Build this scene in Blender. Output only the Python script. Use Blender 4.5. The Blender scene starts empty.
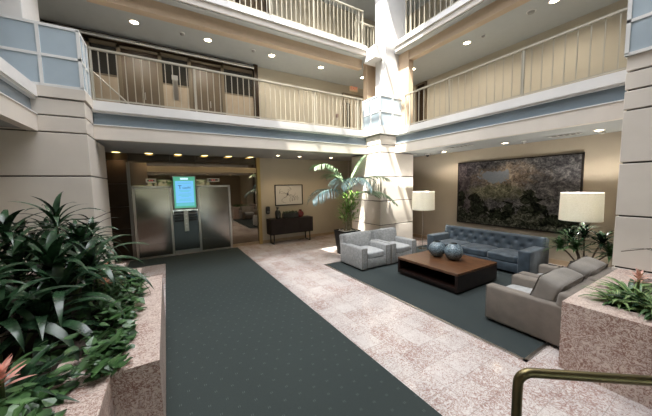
import bpy, bmesh, math, random
from mathutils import Vector, Matrix, Quaternion
R = random.Random(7)
PI = math.pi
scn = bpy.context.scene
COL = scn.collection
sin, cos = math.sin, math.cos

# ---------------------------------------------------------------- materials
MATS = {}
def new_mat(name):
    m = bpy.data.materials.new(name); m.use_nodes = True
    nt = m.node_tree
    return m, nt, nt.nodes['Principled BSDF']
def N(nt, typ, **kw):
    n = nt.nodes.new(typ)
    for k, v in kw.items(): setattr(n, k, v)
    return n
def ramp(nt, stops, fac):
    r = N(nt, 'ShaderNodeValToRGB'); e = r.color_ramp.elements
    while len(e) < len(stops): e.new(.5)
    for el, (p, c) in zip(e, stops): el.position = p; el.color = (*c, 1)
    nt.links.new(fac, r.inputs[0]); return r.outputs[0]
def mixc(nt, fac, a, b, typ='MIX'):
    m = N(nt, 'ShaderNodeMix', data_type='RGBA', blend_type=typ)
    for i, v in ((0, fac), (6, a), (7, b)):
        if hasattr(v, 'links'): nt.links.new(v, m.inputs[i])
        elif isinstance(v, tuple): m.inputs[i].default_value = (*v, 1)
        else: m.inputs[i].default_value = v
    return m.outputs[2]
def math_(nt, op, a, b=None, c=None, clamp=False):
    m = N(nt, 'ShaderNodeMath', operation=op); m.use_clamp = clamp
    for i, v in enumerate((a, b, c)):
        if v is None: continue
        if hasattr(v, 'links'): nt.links.new(v, m.inputs[i])
        else: m.inputs[i].default_value = v
    return m.outputs[0]
def noise(nt, vec, scale, detail=4, rough=.55, dist=0):
    n = N(nt, 'ShaderNodeTexNoise'); n.inputs['Scale'].default_value = scale
    n.inputs['Detail'].default_value = detail; n.inputs['Roughness'].default_value = rough
    n.inputs['Distortion'].default_value = dist
    if vec is not None: nt.links.new(vec, n.inputs['Vector'])
    return n.outputs['Fac']
def wpos(nt): return N(nt, 'ShaderNodeNewGeometry').outputs['Position']
def opos(nt): return N(nt, 'ShaderNodeTexCoord').outputs['Object']
def bump(nt, b, h, strength=.3, dist=.01):
    n = N(nt, 'ShaderNodeBump'); n.inputs['Strength'].default_value = strength; n.inputs['Distance'].default_value = dist
    nt.links.new(h, n.inputs['Height']); nt.links.new(n.outputs[0], b.inputs['Normal'])
def simple(name, c, rough=.5, metal=0, var=.0, vscale=6, bmp=0, bscale=200, spec=.5, c2=None, emit=0, ecol=None, sheen=0):
    m, nt, b = new_mat(name)
    b.inputs['Roughness'].default_value = rough; b.inputs['Metallic'].default_value = metal
    b.inputs['Specular IOR Level'].default_value = spec
    lo = tuple(x * (1 - var) for x in c); hi = c2 or tuple(min(1, x * (1 + var)) for x in c)
    p = opos(nt)
    nt.links.new(ramp(nt, [(.3, lo), (.7, hi)], noise(nt, p, vscale, 3)), b.inputs['Base Color'])
    if bmp: bump(nt, b, noise(nt, p, bscale, 2), bmp, .004)
    if emit:
        b.inputs['Emission Color'].default_value = (*(ecol or c), 1); b.inputs['Emission Strength'].default_value = emit
    if sheen:
        b.inputs['Sheen Weight'].default_value = sheen; b.inputs['Sheen Roughness'].default_value = .4
    MATS[name] = m; return m
def mod_grid(nt, pos, axis, off, size):
    s = N(nt, 'ShaderNodeSeparateXYZ'); nt.links.new(pos, s.inputs[0])
    return math_(nt, 'DIVIDE', math_(nt, 'SUBTRACT', s.outputs[axis], off), size)

def marble(name, tiles=False, light=(.78, .725, .70), rose=(.42, .27, .24), rough=.25, tile=.315, ox=2.05, oy=1.28):
    m, nt, b = new_mat(name); p = wpos(nt)
    na = noise(nt, p, 15, 4, .6, 2.6); n2 = noise(nt, p, 2.6, 3, .5, .4); n3 = noise(nt, p, 70, 3, .6)
    nb = noise(nt, p, 36, 3, .6, 1.5)
    ridge = math_(nt, 'ABSOLUTE', math_(nt, 'SUBTRACT', na, .5))
    f = math_(nt, 'ADD', math_(nt, 'ADD', ridge, math_(nt, 'MULTIPLY', math_(nt, 'SUBTRACT', nb, .5), .22)), math_(nt, 'MULTIPLY', math_(nt, 'SUBTRACT', n2, .5), .11))
    pale = tuple(min(1, x * 1.06) for x in light)
    mid = tuple(a * .6 + c * .4 for a, c in zip(light, rose))
    f_ = f
    if tiles:
        gx = mod_grid(nt, p, 0, ox, tile); gy = mod_grid(nt, p, 1, oy, tile)
        cx = N(nt, 'ShaderNodeCombineXYZ')
        nt.links.new(math_(nt, 'FLOOR', gx), cx.inputs[0]); nt.links.new(math_(nt, 'FLOOR', gy), cx.inputs[1])
        wn = N(nt, 'ShaderNodeTexWhiteNoise', noise_dimensions='3D'); nt.links.new(cx.outputs[0], wn.inputs['Vector'])
        f_ = math_(nt, 'ADD', f, math_(nt, 'MULTIPLY', math_(nt, 'SUBTRACT', wn.outputs['Value'], .45), .045))
    c = ramp(nt, [(.0, rose), (.035, mid), (.075, light), (.2, pale)], f_)
    c = mixc(nt, math_(nt, 'MULTIPLY', n3, .35), c, tuple(x * .75 for x in light), 'MULTIPLY')
    if tiles:
        fx = math_(nt, 'ABSOLUTE', math_(nt, 'SUBTRACT', math_(nt, 'FRACT', gx), .5))
        fy = math_(nt, 'ABSOLUTE', math_(nt, 'SUBTRACT', math_(nt, 'FRACT', gy), .5))
        line = math_(nt, 'GREATER_THAN', math_(nt, 'MAXIMUM', fx, fy), .5 - .0035 / tile)
        c = mixc(nt, math_(nt, 'MULTIPLY', line, .6), c, (.30, .25, .23))
        bump(nt, b, math_(nt, 'SUBTRACT', 1, line), .2, .002)
    nt.links.new(c, b.inputs['Base Color']); b.inputs['Roughness'].default_value = rough
    b.inputs['Specular IOR Level'].default_value = .45
    MATS[name] = m
marble('floor_marble', True, light=(.65, .60, .575), rose=(.35, .22, .19), rough=.14)
marble('planter_marble', True, light=(.66, .555, .495), rose=(.28, .15, .115), rough=.35, tile=.9, ox=3.72, oy=.42)

def carpet(name, base, dash, sp=.16, rib=False):
    m, nt, b = new_mat(name); p = wpos(nt)
    gx = mod_grid(nt, p, 0, 0, sp); gy = mod_grid(nt, p, 1, 0, sp)
    row = math_(nt, 'MODULO', math_(nt, 'FLOOR', gy), 2)
    gx = math_(nt, 'ADD', gx, math_(nt, 'MULTIPLY', row, .5))
    fx = math_(nt, 'ABSOLUTE', math_(nt, 'SUBTRACT', math_(nt, 'FRACT', gx), .5))
    fy = math_(nt, 'ABSOLUTE', math_(nt, 'SUBTRACT', math_(nt, 'FRACT', gy), .5))
    d1 = math_(nt, 'MULTIPLY', math_(nt, 'LESS_THAN', math_(nt, 'ABSOLUTE', math_(nt, 'SUBTRACT', fx, .05)), .02), math_(nt, 'LESS_THAN', fy, .08))
    n = noise(nt, p, 260, 2); n2 = noise(nt, p, 1.1, 3)
    c = mixc(nt, n, tuple(x * .55 for x in base), tuple(x * 1.4 for x in base))
    c = mixc(nt, n2, c, mixc(nt, .5, c, tuple(x * 1.25 for x in base)))
    c = mixc(nt, math_(nt, 'MULTIPLY', d1, .35 if not rib else .08), c, dash)
    nt.links.new(c, b.inputs['Base Color']); b.inputs['Roughness'].default_value = .95
    b.inputs['Specular IOR Level'].default_value = .1
    bump(nt, b, n, .6, .004); MATS[name] = m
carpet('runner_carpet', (.042, .052, .0495), (.17, .18, .17))
carpet('rug_carpet', (.037, .045, .045), (.1, .12, .12), .1, True)

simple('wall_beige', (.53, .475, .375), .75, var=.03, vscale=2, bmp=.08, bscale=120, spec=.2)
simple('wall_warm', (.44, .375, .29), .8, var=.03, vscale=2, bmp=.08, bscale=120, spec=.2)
simple('beam_tan', (.58, .44, .31), .75, var=.03, spec=.2)
simple('panel_cream', (.70, .635, .565), .6, var=.03, vscale=3, spec=.3)
simple('cap_white', (.77, .745, .72), .5, var=.02, spec=.4)
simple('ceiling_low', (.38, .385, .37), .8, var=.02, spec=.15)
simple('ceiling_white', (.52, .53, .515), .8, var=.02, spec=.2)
simple('groove_dark', (.10, .085, .07), .8)
simple('band_blue', (.20, .245, .28), .22, var=.06, vscale=1.2)
simple('pane_frost', (.44, .52, .58), .16, var=.05, vscale=2)
simple('frame_white', (.78, .77, .75), .4, metal=.0)
simple('rail_paint', (.45, .41, .33), .38, metal=.3)
simple('dark_wood_wall', (.036, .022, .012), .45, var=.25, vscale=3, spec=.2)
simple('baseboard_tan', (.42, .31, .20), .5, var=.1)
simple('steel', (.50, .475, .44), .30, metal=1, var=.06)
simple('steel_dark', (.20, .19, .18), .3, metal=1)
simple('brass_dull', (.17, .14, .072), .36, metal=1, var=.12, vscale=9)
simple('gold_trim', (.50, .36, .15), .3, metal=1)
simple('black_plastic', (.016, .016, .017), .35)
simple('white_plastic', (.72, .71, .68), .4)
simple('espresso', (.013, .009, .007), .45, var=.25, spec=.2)
simple('espresso_door', (.018, .012, .010), .5, var=.2, spec=.2)
simple('black_metal', (.015, .014, .014), .4, metal=.6)
simple('pot_black', (.008, .009, .011), .4, spec=.25)
simple('pebble_white', (.72, .70, .66), .7, var=.25, vscale=40)
simple('soil', (.035, .024, .016), .95, var=.4, vscale=30, bmp=.8, bscale=60)
simple('chair_grey', (.285, .288, .285), .8, var=.22, vscale=20, bmp=.25, bscale=350, sheen=.3)
simple('chair_seat', (.36, .365, .365), .8, var=.16, vscale=20, bmp=.25, bscale=350, sheen=.3)
simple('chair_taupe', (.185, .158, .132), .8, var=.12, vscale=7, bmp=.25, bscale=350, sheen=.25)
simple('chair_pillow', (.225, .203, .178), .8, var=.10, vscale=7, bmp=.25, bscale=350, sheen=.25)
simple('piping', (.15, .13, .11), .8)
simple('sofa_blue', (.042, .060, .078), .6, var=.35, vscale=7, bmp=.2, bscale=300, sheen=.35)
simple('sofa_button', (.05, .075, .11), .6)
simple('leaf_dark', (.013, .036, .019), .27, var=.5, vscale=7, c2=(.034, .080, .035))
simple('leaf_mid', (.026, .075, .028), .33, var=.5, vscale=13, c2=(.09, .19, .06))
simple('leaf_palm', (.10, .19, .09), .3, var=.4, vscale=5, c2=(.30, .40, .24))
simple('leaf_blue_sheen', (.17, .25, .24), .26, var=.35, vscale=5)  # bluish sheen of the palm fronds put into the leaf colour
simple('leaf_fresh', (.16, .30, .06), .42, var=.4, vscale=8)
simple('stem_green', (.12, .17, .06), .6, var=.3)
simple('stem_tan', (.36, .30, .20), .7, var=.35, vscale=15)
simple('bark_brown', (.13, .10, .07), .8, var=.3, vscale=20)
simple('bloom_pink', (.72, .27, .22), .5, var=.25, vscale=12, c2=(.85, .50, .40))
simple('bloom_orange', (.75, .36, .22), .5, var=.25, vscale=12)
simple('bloom_pale', (.70, .36, .28), .5, var=.2, vscale=12, c2=(.84, .60, .50))
simple('red_glaze', (.14, .02, .022), .2, var=.3)
simple('dark_glaze', (.025, .027, .025), .25, var=.3)
simple('succulent', (.035, .06, .03), .5, var=.5, vscale=14)
simple('paper_white', (.64, .62, .58), .8)
simple('ink', (.05, .045, .045), .8)
simple('lamp_metal', (.62, .60, .56), .25, metal=1)
simple('red_sign', (.55, .09, .06), .5, emit=.6)
simple('sign_tan', (.72, .50, .30), .5, emit=.15)
simple('door_brown', (.13, .095, .06), .45, var=.12, vscale=3)
simple('door_frame_tan', (.19, .15, .10), .5)
simple('sidelight_panel', (.42, .335, .245), .6, var=.05)
simple('dark_glass', (.03, .028, .024), .08)
simple('outside_pavement', (.42, .42, .40), .9, var=.3)  # pale pavement outside the entrance
simple('hedge_leaf', (.10, .22, .06), .6, var=.4, vscale=5)
simple('roof_paint', (.62, .60, .56), .8)
simple('downlight_glow', (1, .86, .62), .5, emit=14, ecol=(1, .80, .52))
simple('downlight_amber', (1, .86, .45), .5, emit=5, ecol=(1, .74, .28))
simple('smoke_grey', (.36, .35, .33), .5)
simple('vent_grey', (.58, .57, .53), .5)
simple('screen_blue', (.02, .05, .08), .2, emit=.9, ecol=(.16, .50, .86))
simple('screen_green', (.02, .06, .04), .2, emit=.7, ecol=(.10, .46, .30))
simple('screen_cyan', (.02, .06, .07), .2, emit=.8, ecol=(.12, .55, .62))
simple('screen_white', (.3, .3, .3), .3, emit=.9, ecol=(.55, .85, 1))
simple('screen_ink', (.01, .02, .06), .4, emit=.25, ecol=(.02, .08, .35))
simple('tv_blue', (.02, .03, .05), .2, emit=1.4, ecol=(.10, .32, .75))

def wood():
    m, nt, b = new_mat('table_wood'); p = opos(nt)
    mp = N(nt, 'ShaderNodeMapping'); mp.inputs['Scale'].default_value = (14, 1.2, 14); nt.links.new(p, mp.inputs[0])
    n = noise(nt, mp.outputs[0], 3, 5, .6, .6)
    c = ramp(nt, [(.3, (.050, .021, .010)), (.5, (.10, .044, .020)), (.7, (.18, .085, .038))], n)
    nt.links.new(c, b.inputs['Base Color']); b.inputs['Roughness'].default_value = .28; MATS['table_wood'] = m
    m, nt, b = new_mat('table_dark'); p = opos(nt)
    c = ramp(nt, [(.3, (.010, .005, .004)), (.7, (.024, .011, .008))], noise(nt, p, 9, 4))
    nt.links.new(c, b.inputs['Base Color']); b.inputs['Roughness'].default_value = .35; MATS['table_dark'] = m
wood()
def vase_mat():
    m, nt, b = new_mat('vase_blue'); p = opos(nt)
    v = N(nt, 'ShaderNodeTexVoronoi'); v.inputs['Scale'].default_value = 42; nt.links.new(p, v.inputs['Vector'])
    c = ramp(nt, [(.15, (.30, .38, .42)), (.45, (.13, .18, .21)), (.8, (.055, .08, .10))], v.outputs['Distance'])
    nt.links.new(c, b.inputs['Base Color']); b.inputs['Roughness'].default_value = .3
    bump(nt, b, v.outputs['Distance'], .5, .006); MATS['vase_blue'] = m
vase_mat()
def mirror_mat():
    m, nt, b = new_mat('bronze_mirror')
    b.inputs['Metallic'].default_value = 1; b.inputs['Roughness'].default_value = .03
    nt.links.new(ramp(nt, [(.4, (.20, .165, .125)), (.6, (.225, .185, .14))], noise(nt, opos(nt), 1, 2)), b.inputs['Base Color'])
    MATS['bronze_mirror'] = m
    m, nt, b = new_mat('smoke_mirror')
    b.inputs['Metallic'].default_value = 1; b.inputs['Roughness'].default_value = .06
    nt.links.new(ramp(nt, [(.4, (.34, .35, .34)), (.6, (.38, .39, .38))], noise(nt, opos(nt), 1, 2)), b.inputs['Base Color'])
    MATS['smoke_mirror'] = m
mirror_mat()
def brushed():
    m, nt, b = new_mat('brushed_steel'); p = opos(nt)
    mp = N(nt, 'ShaderNodeMapping'); mp.inputs['Scale'].default_value = (60, 60, .7); nt.links.new(p, mp.inputs[0])
    n = noise(nt, mp.outputs[0], 4, 3)
    b.inputs['Metallic'].default_value = 1
    nt.links.new(ramp(nt, [(.3, (.27, .25, .225)), (.7, (.295, .275, .245))], n), b.inputs['Base Color'])
    nt.links.new(math_(nt, 'ADD', math_(nt, 'MULTIPLY', n, .02), .13), b.inputs['Roughness'])
    bump(nt, b, noise(nt, p, 1.6, 2), .12, .03); MATS['brushed_steel'] = m
brushed()
def glass_mat(name, tint, gl=.08):
    m = bpy.data.materials.new(name); m.use_nodes = True; nt = m.node_tree; nt.nodes.clear()
    o = N(nt, 'ShaderNodeOutputMaterial'); t = N(nt, 'ShaderNodeBsdfTransparent'); g = N(nt, 'ShaderNodeBsdfGlossy'); x = N(nt, 'ShaderNodeMixShader')
    t.inputs[0].default_value = (*tint, 1); g.inputs['Roughness'].default_value = .02; x.inputs[0].default_value = gl
    nt.links.new(t.outputs[0], x.inputs[1]); nt.links.new(g.outputs[0], x.inputs[2]); nt.links.new(x.outputs[0], o.inputs[0]); MATS[name] = m
glass_mat('glass_clear', (.95, .96, .96), .05)
glass_mat('glass_tinted', (.15, .155, .16), .05)
glass_mat('glass_half', (.25, .257, .265), .05)
glass_mat('window_glass', (.86, .9, .88), .06)
def shade_mat():
    m, nt, b = new_mat('linen_shade'); p = opos(nt)
    n = noise(nt, p, 55, 5, .6, 0)
    c = ramp(nt, [(.35, (.80, .78, .70)), (.65, (.90, .88, .82))], n)
    nt.links.new(c, b.inputs['Base Color']); b.inputs['Roughness'].default_value = .9
    tr = N(nt, 'ShaderNodeBsdfTranslucent'); nt.links.new(c, tr.inputs[0])
    mx = N(nt, 'ShaderNodeMixShader'); mx.inputs[0].default_value = .5
    nt.links.new(b.outputs[0], mx.inputs[1]); nt.links.new(tr.outputs[0], mx.inputs[2])
    nt.links.new(mx.outputs[0], nt.nodes['Material Output'].inputs[0]); MATS['linen_shade'] = m
shade_mat()
def variegated():
    m, nt, b = new_mat('leaf_striped')
    uv = N(nt, 'ShaderNodeUVMap'); s = N(nt, 'ShaderNodeSeparateXYZ'); nt.links.new(uv.outputs[0], s.inputs[0])
    d = math_(nt, 'ABSOLUTE', math_(nt, 'SUBTRACT', s.outputs[0], .5))
    c = ramp(nt, [(.10, (.32, .40, .16)), (.2, (.06, .15, .045)), (.36, (.05, .13, .04)), (.44, (.24, .33, .12))], d)
    nt.links.new(c, b.inputs['Base Color']); b.inputs['Roughness'].default_value = .4; MATS['leaf_striped'] = m
variegated()
def painting_mat():
    m, nt, b = new_mat('landscape_paint')
    g = N(nt, 'ShaderNodeTexCoord').outputs['Generated']; s = N(nt, 'ShaderNodeSeparateXYZ'); nt.links.new(g, s.inputs[0])
    u = math_(nt, 'SUBTRACT', 1, s.outputs[1]); v = s.outputs[2]
    cx = N(nt, 'ShaderNodeCombineXYZ'); nt.links.new(math_(nt, 'MULTIPLY', u, 1.6), cx.inputs[0]); nt.links.new(v, cx.inputs[1])
    q = cx.outputs[0]
    nA = noise(nt, q, 3.2, 7, .65, 1.2); nB = noise(nt, q, 9, 6, .65, 1.5); nC = noise(nt, q, 34, 5, .7, .8)
    mixn = math_(nt, 'ADD', math_(nt, 'MULTIPLY', nB, .55), math_(nt, 'MULTIPLY', nC, .45))
    sky = ramp(nt, [(.36, (.012, .012, .014)), (.46, (.050, .047, .050)), (.54, (.105, .10, .10)), (.64, (.25, .235, .22))], mixn)
    sky = mixc(nt, ramp(nt, [(.0, (.75,) * 3), (.38, (0, 0, 0))], u), sky, ramp(nt, [(.40, (.012, .009, .012)), (.58, (.085, .06, .065))], mixn))
    def ell(cu, cv, ru, rv, w=.35):
        a = math_(nt, 'DIVIDE', math_(nt, 'SUBTRACT', u, cu), ru); c = math_(nt, 'DIVIDE', math_(nt, 'SUBTRACT', v, cv), rv)
        d = math_(nt, 'SQRT', math_(nt, 'ADD', math_(nt, 'MULTIPLY', a, a), math_(nt, 'MULTIPLY', c, c)))
        return math_(nt, 'ADD', d, math_(nt, 'MULTIPLY', math_(nt, 'SUBTRACT', math_(nt, 'ADD', math_(nt, 'MULTIPLY', nA, .6), math_(nt, 'MULTIPLY', nB, .4)), .5), w * 7))
    glow = ell(.44, .74, .30, .24, .5)
    c = mixc(nt, ramp(nt, [(.45, (.85,) * 3), (1., (0,) * 3)], glow), sky, ramp(nt, [(.38, (.05, .038, .028)), (.5, (.20, .155, .115)), (.64, (.44, .35, .26))], mixn))
    mead = ell(.38, .52, .30, .14, .4)
    c = mixc(nt, ramp(nt, [(.6, (.92,) * 3), (1.05, (0,) * 3)], mead), c, ramp(nt, [(.38, (.026, .028, .018)), (.5, (.105, .103, .067)), (.64, (.30, .285, .20))], mixn))
    lake = ell(.38, .76, .15, .10, .6)
    c = mixc(nt, ramp(nt, [(.92, (1,) * 3), (1.0, (0,) * 3)], lake), c, mixc(nt, nC, (.12, .14, .175), (.23, .25, .285)))
    bush = ramp(nt, [(.40, (.003, .004, .003)), (.48, (.020, .023, .016)), (.56, (.082, .082, .062)), (.66, (.27, .26, .21))], mixn)
    tl = math_(nt, 'ADD', math_(nt, 'MULTIPLY', math_(nt, 'SUBTRACT', noise(nt, q, 5.5, 6, .65, .6), .5), 1.2), .27)
    c = mixc(nt, ramp(nt, [(.0, (0,) * 3), (.03, (1,) * 3)], math_(nt, 'SUBTRACT', tl, v)), c, bush)
    dark = ramp(nt, [(.45, (.002, .003, .002)), (.66, (.05, .058, .036))], mixn)
    for cu, cv, ru, rv in ((.175, .43, .055, .05), (.19, .33, .075, .08), (.22, .22, .10, .07), (.665, .50, .05, .09), (.68, .40, .075, .08), (.71, .28, .10, .09), (.50, .27, .06, .10), (.03, .40, .05, .16), (.42, .16, .12, .07), (.86, .14, .12, .09)):
        c = mixc(nt, ramp(nt, [(.85, (.94,) * 3), (1.02, (0,) * 3)], ell(cu, cv, ru, rv, .6)), c, dark)
    b.inputs['Specular IOR Level'].default_value = .05
    nt.links.new(c, b.inputs['Base Color']); b.inputs['Roughness'].default_value = .6; MATS['landscape_paint'] = m
    bump(nt, b, nC, .3, .004)
painting_mat()

# ---------------------------------------------------------------- mesh helpers
class MB:
    def __init__(s): s.v = []; s.f = []; s.uv = {}
    def add(s, vs, fs, M=None):
        n = len(s.v)
        s.v += [tuple((M @ Vector(p)) if M else p) for p in vs]
        s.f += [tuple(i + n for i in f) for f in fs]
        return s
    def box(s, x0, x1, y0, y1, z0, z1):
        return s.add([(x0, y0, z0), (x1, y0, z0), (x1, y1, z0), (x0, y1, z0), (x0, y0, z1), (x1, y0, z1), (x1, y1, z1), (x0, y1, z1)],
                     [(0, 3, 2, 1), (4, 5, 6, 7), (0, 1, 5, 4), (1, 2, 6, 5), (2, 3, 7, 6), (3, 0, 4, 7)])
    def rbox(s, x0, x1, y0, y1, z0, z1, r=.01, seg=2, M=None):
        bm = bmesh.new(); bmesh.ops.create_cube(bm, size=1)
        for v in bm.verts:
            v.co = Vector(((x0 + x1) / 2 + v.co.x * (x1 - x0), (y0 + y1) / 2 + v.co.y * (y1 - y0), (z0 + z1) / 2 + v.co.z * (z1 - z0)))
        bmesh.ops.bevel(bm, geom=bm.edges[:], offset=r, segments=seg, affect='EDGES', profile=.5)
        bm.verts.index_update()
        s.add([tuple(v.co) for v in bm.verts], [tuple(v.index for v in f.verts) for f in bm.faces], M); bm.free(); return s
    def soft(s, c, h, n=7, k=8, dome=(0, 0, 0), M=None, wob=0, seed=0):
        """a cushion: superquadric box of half sizes h, faces domed outwards"""
        rr = random.Random(seed); ph = [rr.uniform(0, 6.28) for _ in range(6)]
        idx = {}; vs = []; fs = []
        def vert(p):
            key = tuple(round(x, 5) for x in p)
            if key in idx: return idx[key]
            t = sum(abs(x) ** n for x in p) ** (1 / n)
            q = [x / t for x in p]
            o = []
            for i in range(3):
                a, b = q[(i + 1) % 3], q[(i + 2) % 3]
                o.append(h[i] * q[i] + (dome[i] * (1 - a * a) * (1 - b * b) * (1 if q[i] > 0 else -1) * abs(q[i]) if dome[i] else 0))
            if wob:
                o = [o[i] + wob * sin(5 * o[(i + 1) % 3] / max(h) + ph[i]) * cos(4 * o[(i + 2) % 3] / max(h) + ph[i + 3]) for i in range(3)]
            idx[key] = len(vs); vs.append((c[0] + o[0], c[1] + o[1], c[2] + o[2])); return idx[key]
        for ax in range(3):
            for sg in (-1, 1):
                for i in range(k):
                    for j in range(k):
                        q = []
                        for a, b in ((i, j), (i + 1, j), (i + 1, j + 1), (i, j + 1)):
                            p = [0, 0, 0]; p[ax] = sg; p[(ax + 1) % 3] = -1 + 2 * a / k; p[(ax + 2) % 3] = -1 + 2 * b / k
                            q.append(vert(p))
                        fs.append(tuple(q if sg > 0 else q[::-1]))
        return s.add(vs, fs, M)
    def tube(s, pts, r, n=8, caps=True, r1=None):
        pts = [Vector(p) for p in pts]; m = len(pts); base = len(s.v)
        up = None
        for i, p in enumerate(pts):
            d = ((pts[min(i + 1, m - 1)] - pts[max(i - 1, 0)])).normalized()
            if up is None: up = d.orthogonal().normalized()
            up = (up - d * up.dot(d)).normalized(); w = d.cross(up)
            rr = r if r1 is None else r + (r1 - r) * i / max(1, m - 1)
            for k in range(n):
                a = 2 * PI * k / n; s.v.append(tuple(p + (up * cos(a) + w * sin(a)) * rr))
        for i in range(m - 1):
            for k in range(n):
                a = base + i * n + k; b = base + i * n + (k + 1) % n
                s.f.append((a, b, b + n, a + n))
        if caps:
            s.f.append(tuple(base + k for k in range(n))[::-1]); s.f.append(tuple(base + (m - 1) * n + k for k in range(n)))
        return s
    def lathe(s, prof, n=24, c=(0, 0, 0), close=True):
        base = len(s.v); m = len(prof)
        for r, z in prof:
            for k in range(n):
                a = 2 * PI * k / n; s.v.append((c[0] + r * cos(a), c[1] + r * sin(a), c[2] + z))
        for i in range(m - 1):
            for k in range(n):
                a = base + i * n + k; b = base + i * n + (k + 1) % n
                s.f.append((a, b, b + n, a + n))
        if close:
            s.f.append(tuple(base + k for k in range(n))[::-1]); s.f.append(tuple(base + (m - 1) * n + k for k in range(n)))
        return s
    def blade(s, p, az, L, w, e0, e1, seg=6, fold=.18, twist=0, shape=.75, tipw=0):
        """a strap leaf: starts at p, elevation bends from e0 to e1 (radians) over length L"""
        p = Vector(p); base = len(s.v); q = p.copy(); side = Vector((-sin(az), cos(az), 0))
        for i in range(seg + 1):
            t = i / seg; e = e0 + (e1 - e0) * t ** 1.2
            d = Vector((cos(az) * cos(e), sin(az) * cos(e), sin(e)))
            nrm = d.cross(side).normalized() * -1
            if nrm.z < 0 and abs(e) < PI / 2: nrm = -nrm
            ww = w * max(.03 + tipw * (t > .9), sin(PI * min(1, (.06 + .94 * t)) ** shape))
            sd = side * cos(twist * t) + nrm * sin(twist * t)
            s.v += [tuple(q - sd * ww + nrm * fold * ww), tuple(q), tuple(q + sd * ww + nrm * fold * ww)]
            for k in range(3): s.uv[len(s.v) - 3 + k] = (k * .5, t)
            q = q + d * (L / seg)
        for i in range(seg):
            a = base + i * 3
            s.f += [(a, a + 1, a + 4, a + 3), (a + 1, a + 2, a + 5, a + 4)]
        return s
    def prism(s, poly, z0, z1, top=True, bot=False):
        n = len(poly); b = len(s.v)
        s.v += [(x, y, z0) for x, y in poly] + [(x, y, z1) for x, y in poly]
        s.f += [(b + i, b + (i + 1) % n, b + n + (i + 1) % n, b + n + i) for i in range(n)]
        if top: s.f.append(tuple(range(b + n, b + 2 * n)))
        if bot: s.f.append(tuple(range(b, b + n))[::-1])
        return s
    def mesh(s, name, smooth=False):
        me = bpy.data.meshes.new(name); me.from_pydata(s.v, [], s.f); me.validate(); me.update()
        if s.uv:
            uvl = me.uv_layers.new(name='UVMap')
            for l in me.loops: uvl.data[l.index].uv = s.uv.get(l.vertex_index, (0, 0))
        if smooth:
            for p in me.polygons: p.use_smooth = True
            if smooth != 'all':
                try: me.set_sharp_from_angle(angle=math.radians(38))
                except Exception: pass
        return me

def link(name, data, parent=None):
    o = bpy.data.objects.new(name, data); COL.objects.link(o)
    if parent: o.parent = parent
    return o
def P(name, mb, mat, parent=None, smooth=False, label=None, kind=None):
    me = mb.mesh(name, smooth) if isinstance(mb, MB) else mb
    if not me.materials: me.materials.append(MATS[mat])
    o = link(name, me, parent)
    if label: o['label'] = label
    if kind: o['kind'] = kind
    return o
def tag(o, label, cat, group=None):
    o['label'] = label; o['category'] = cat
    if group: o['group'] = group
    return o
def T(name, label, cat, loc=(0, 0, 0), rz=0, group=None):
    o = link(name, None); o.location = loc; o.rotation_euler = (0, 0, rz); o.empty_display_size = .1
    return tag(o, label, cat, group)
def S(name, mb, mat, smooth=False, parent=None):
    o = P(name, mb, mat, parent, smooth)
    if not parent: o['kind'] = 'structure'
    return o
KIDS = {}
def copy_tree(o, loc=None, rz=None, label=None, parent=None):
    c = o.copy(); COL.objects.link(c)
    if parent: c.parent = parent
    if loc is not None: c.location = loc
    if rz is not None: c.rotation_euler = (0, 0, rz)
    if label: c['label'] = label
    for ch in list(o.children): copy_tree(ch, parent=c)
    return c
def text(name, body, size, mat, parent, loc, rot, extrude=.001, align='CENTER'):
    cu = bpy.data.curves.new(name, 'FONT'); cu.body = body; cu.size = size; cu.align_x = align; cu.align_y = 'CENTER'; cu.extrude = extrude
    cu.materials.append(MATS[mat]); tmp = bpy.data.objects.new('tmp', cu); me = bpy.data.meshes.new_from_object(tmp); bpy.data.objects.remove(tmp)
    if not me.materials: me.materials.append(MATS[mat])
    o = link(name, me, parent); o.location = loc; o.rotation_euler = rot; return o
B = lambda *a: MB().box(*a)

# ---------------------------------------------------------------- the setting
FX, FY, LX = 6.45, 7.0, -1.8          # planes of the three balcony faces
S('floor', B(-5.2, 9.4, -6.2, 9.8, -.12, 0), 'floor_marble')
# ground floor ceilings (undersides of the walkway slabs)
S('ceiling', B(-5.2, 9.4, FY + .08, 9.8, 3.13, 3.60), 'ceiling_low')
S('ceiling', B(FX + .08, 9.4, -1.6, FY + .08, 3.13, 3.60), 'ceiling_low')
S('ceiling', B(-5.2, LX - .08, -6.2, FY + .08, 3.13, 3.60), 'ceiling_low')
S('ceiling', B(LX - .08, FX + .08, -6.2, -3.08, 3.13, 3.60), 'ceiling_low')
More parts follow.
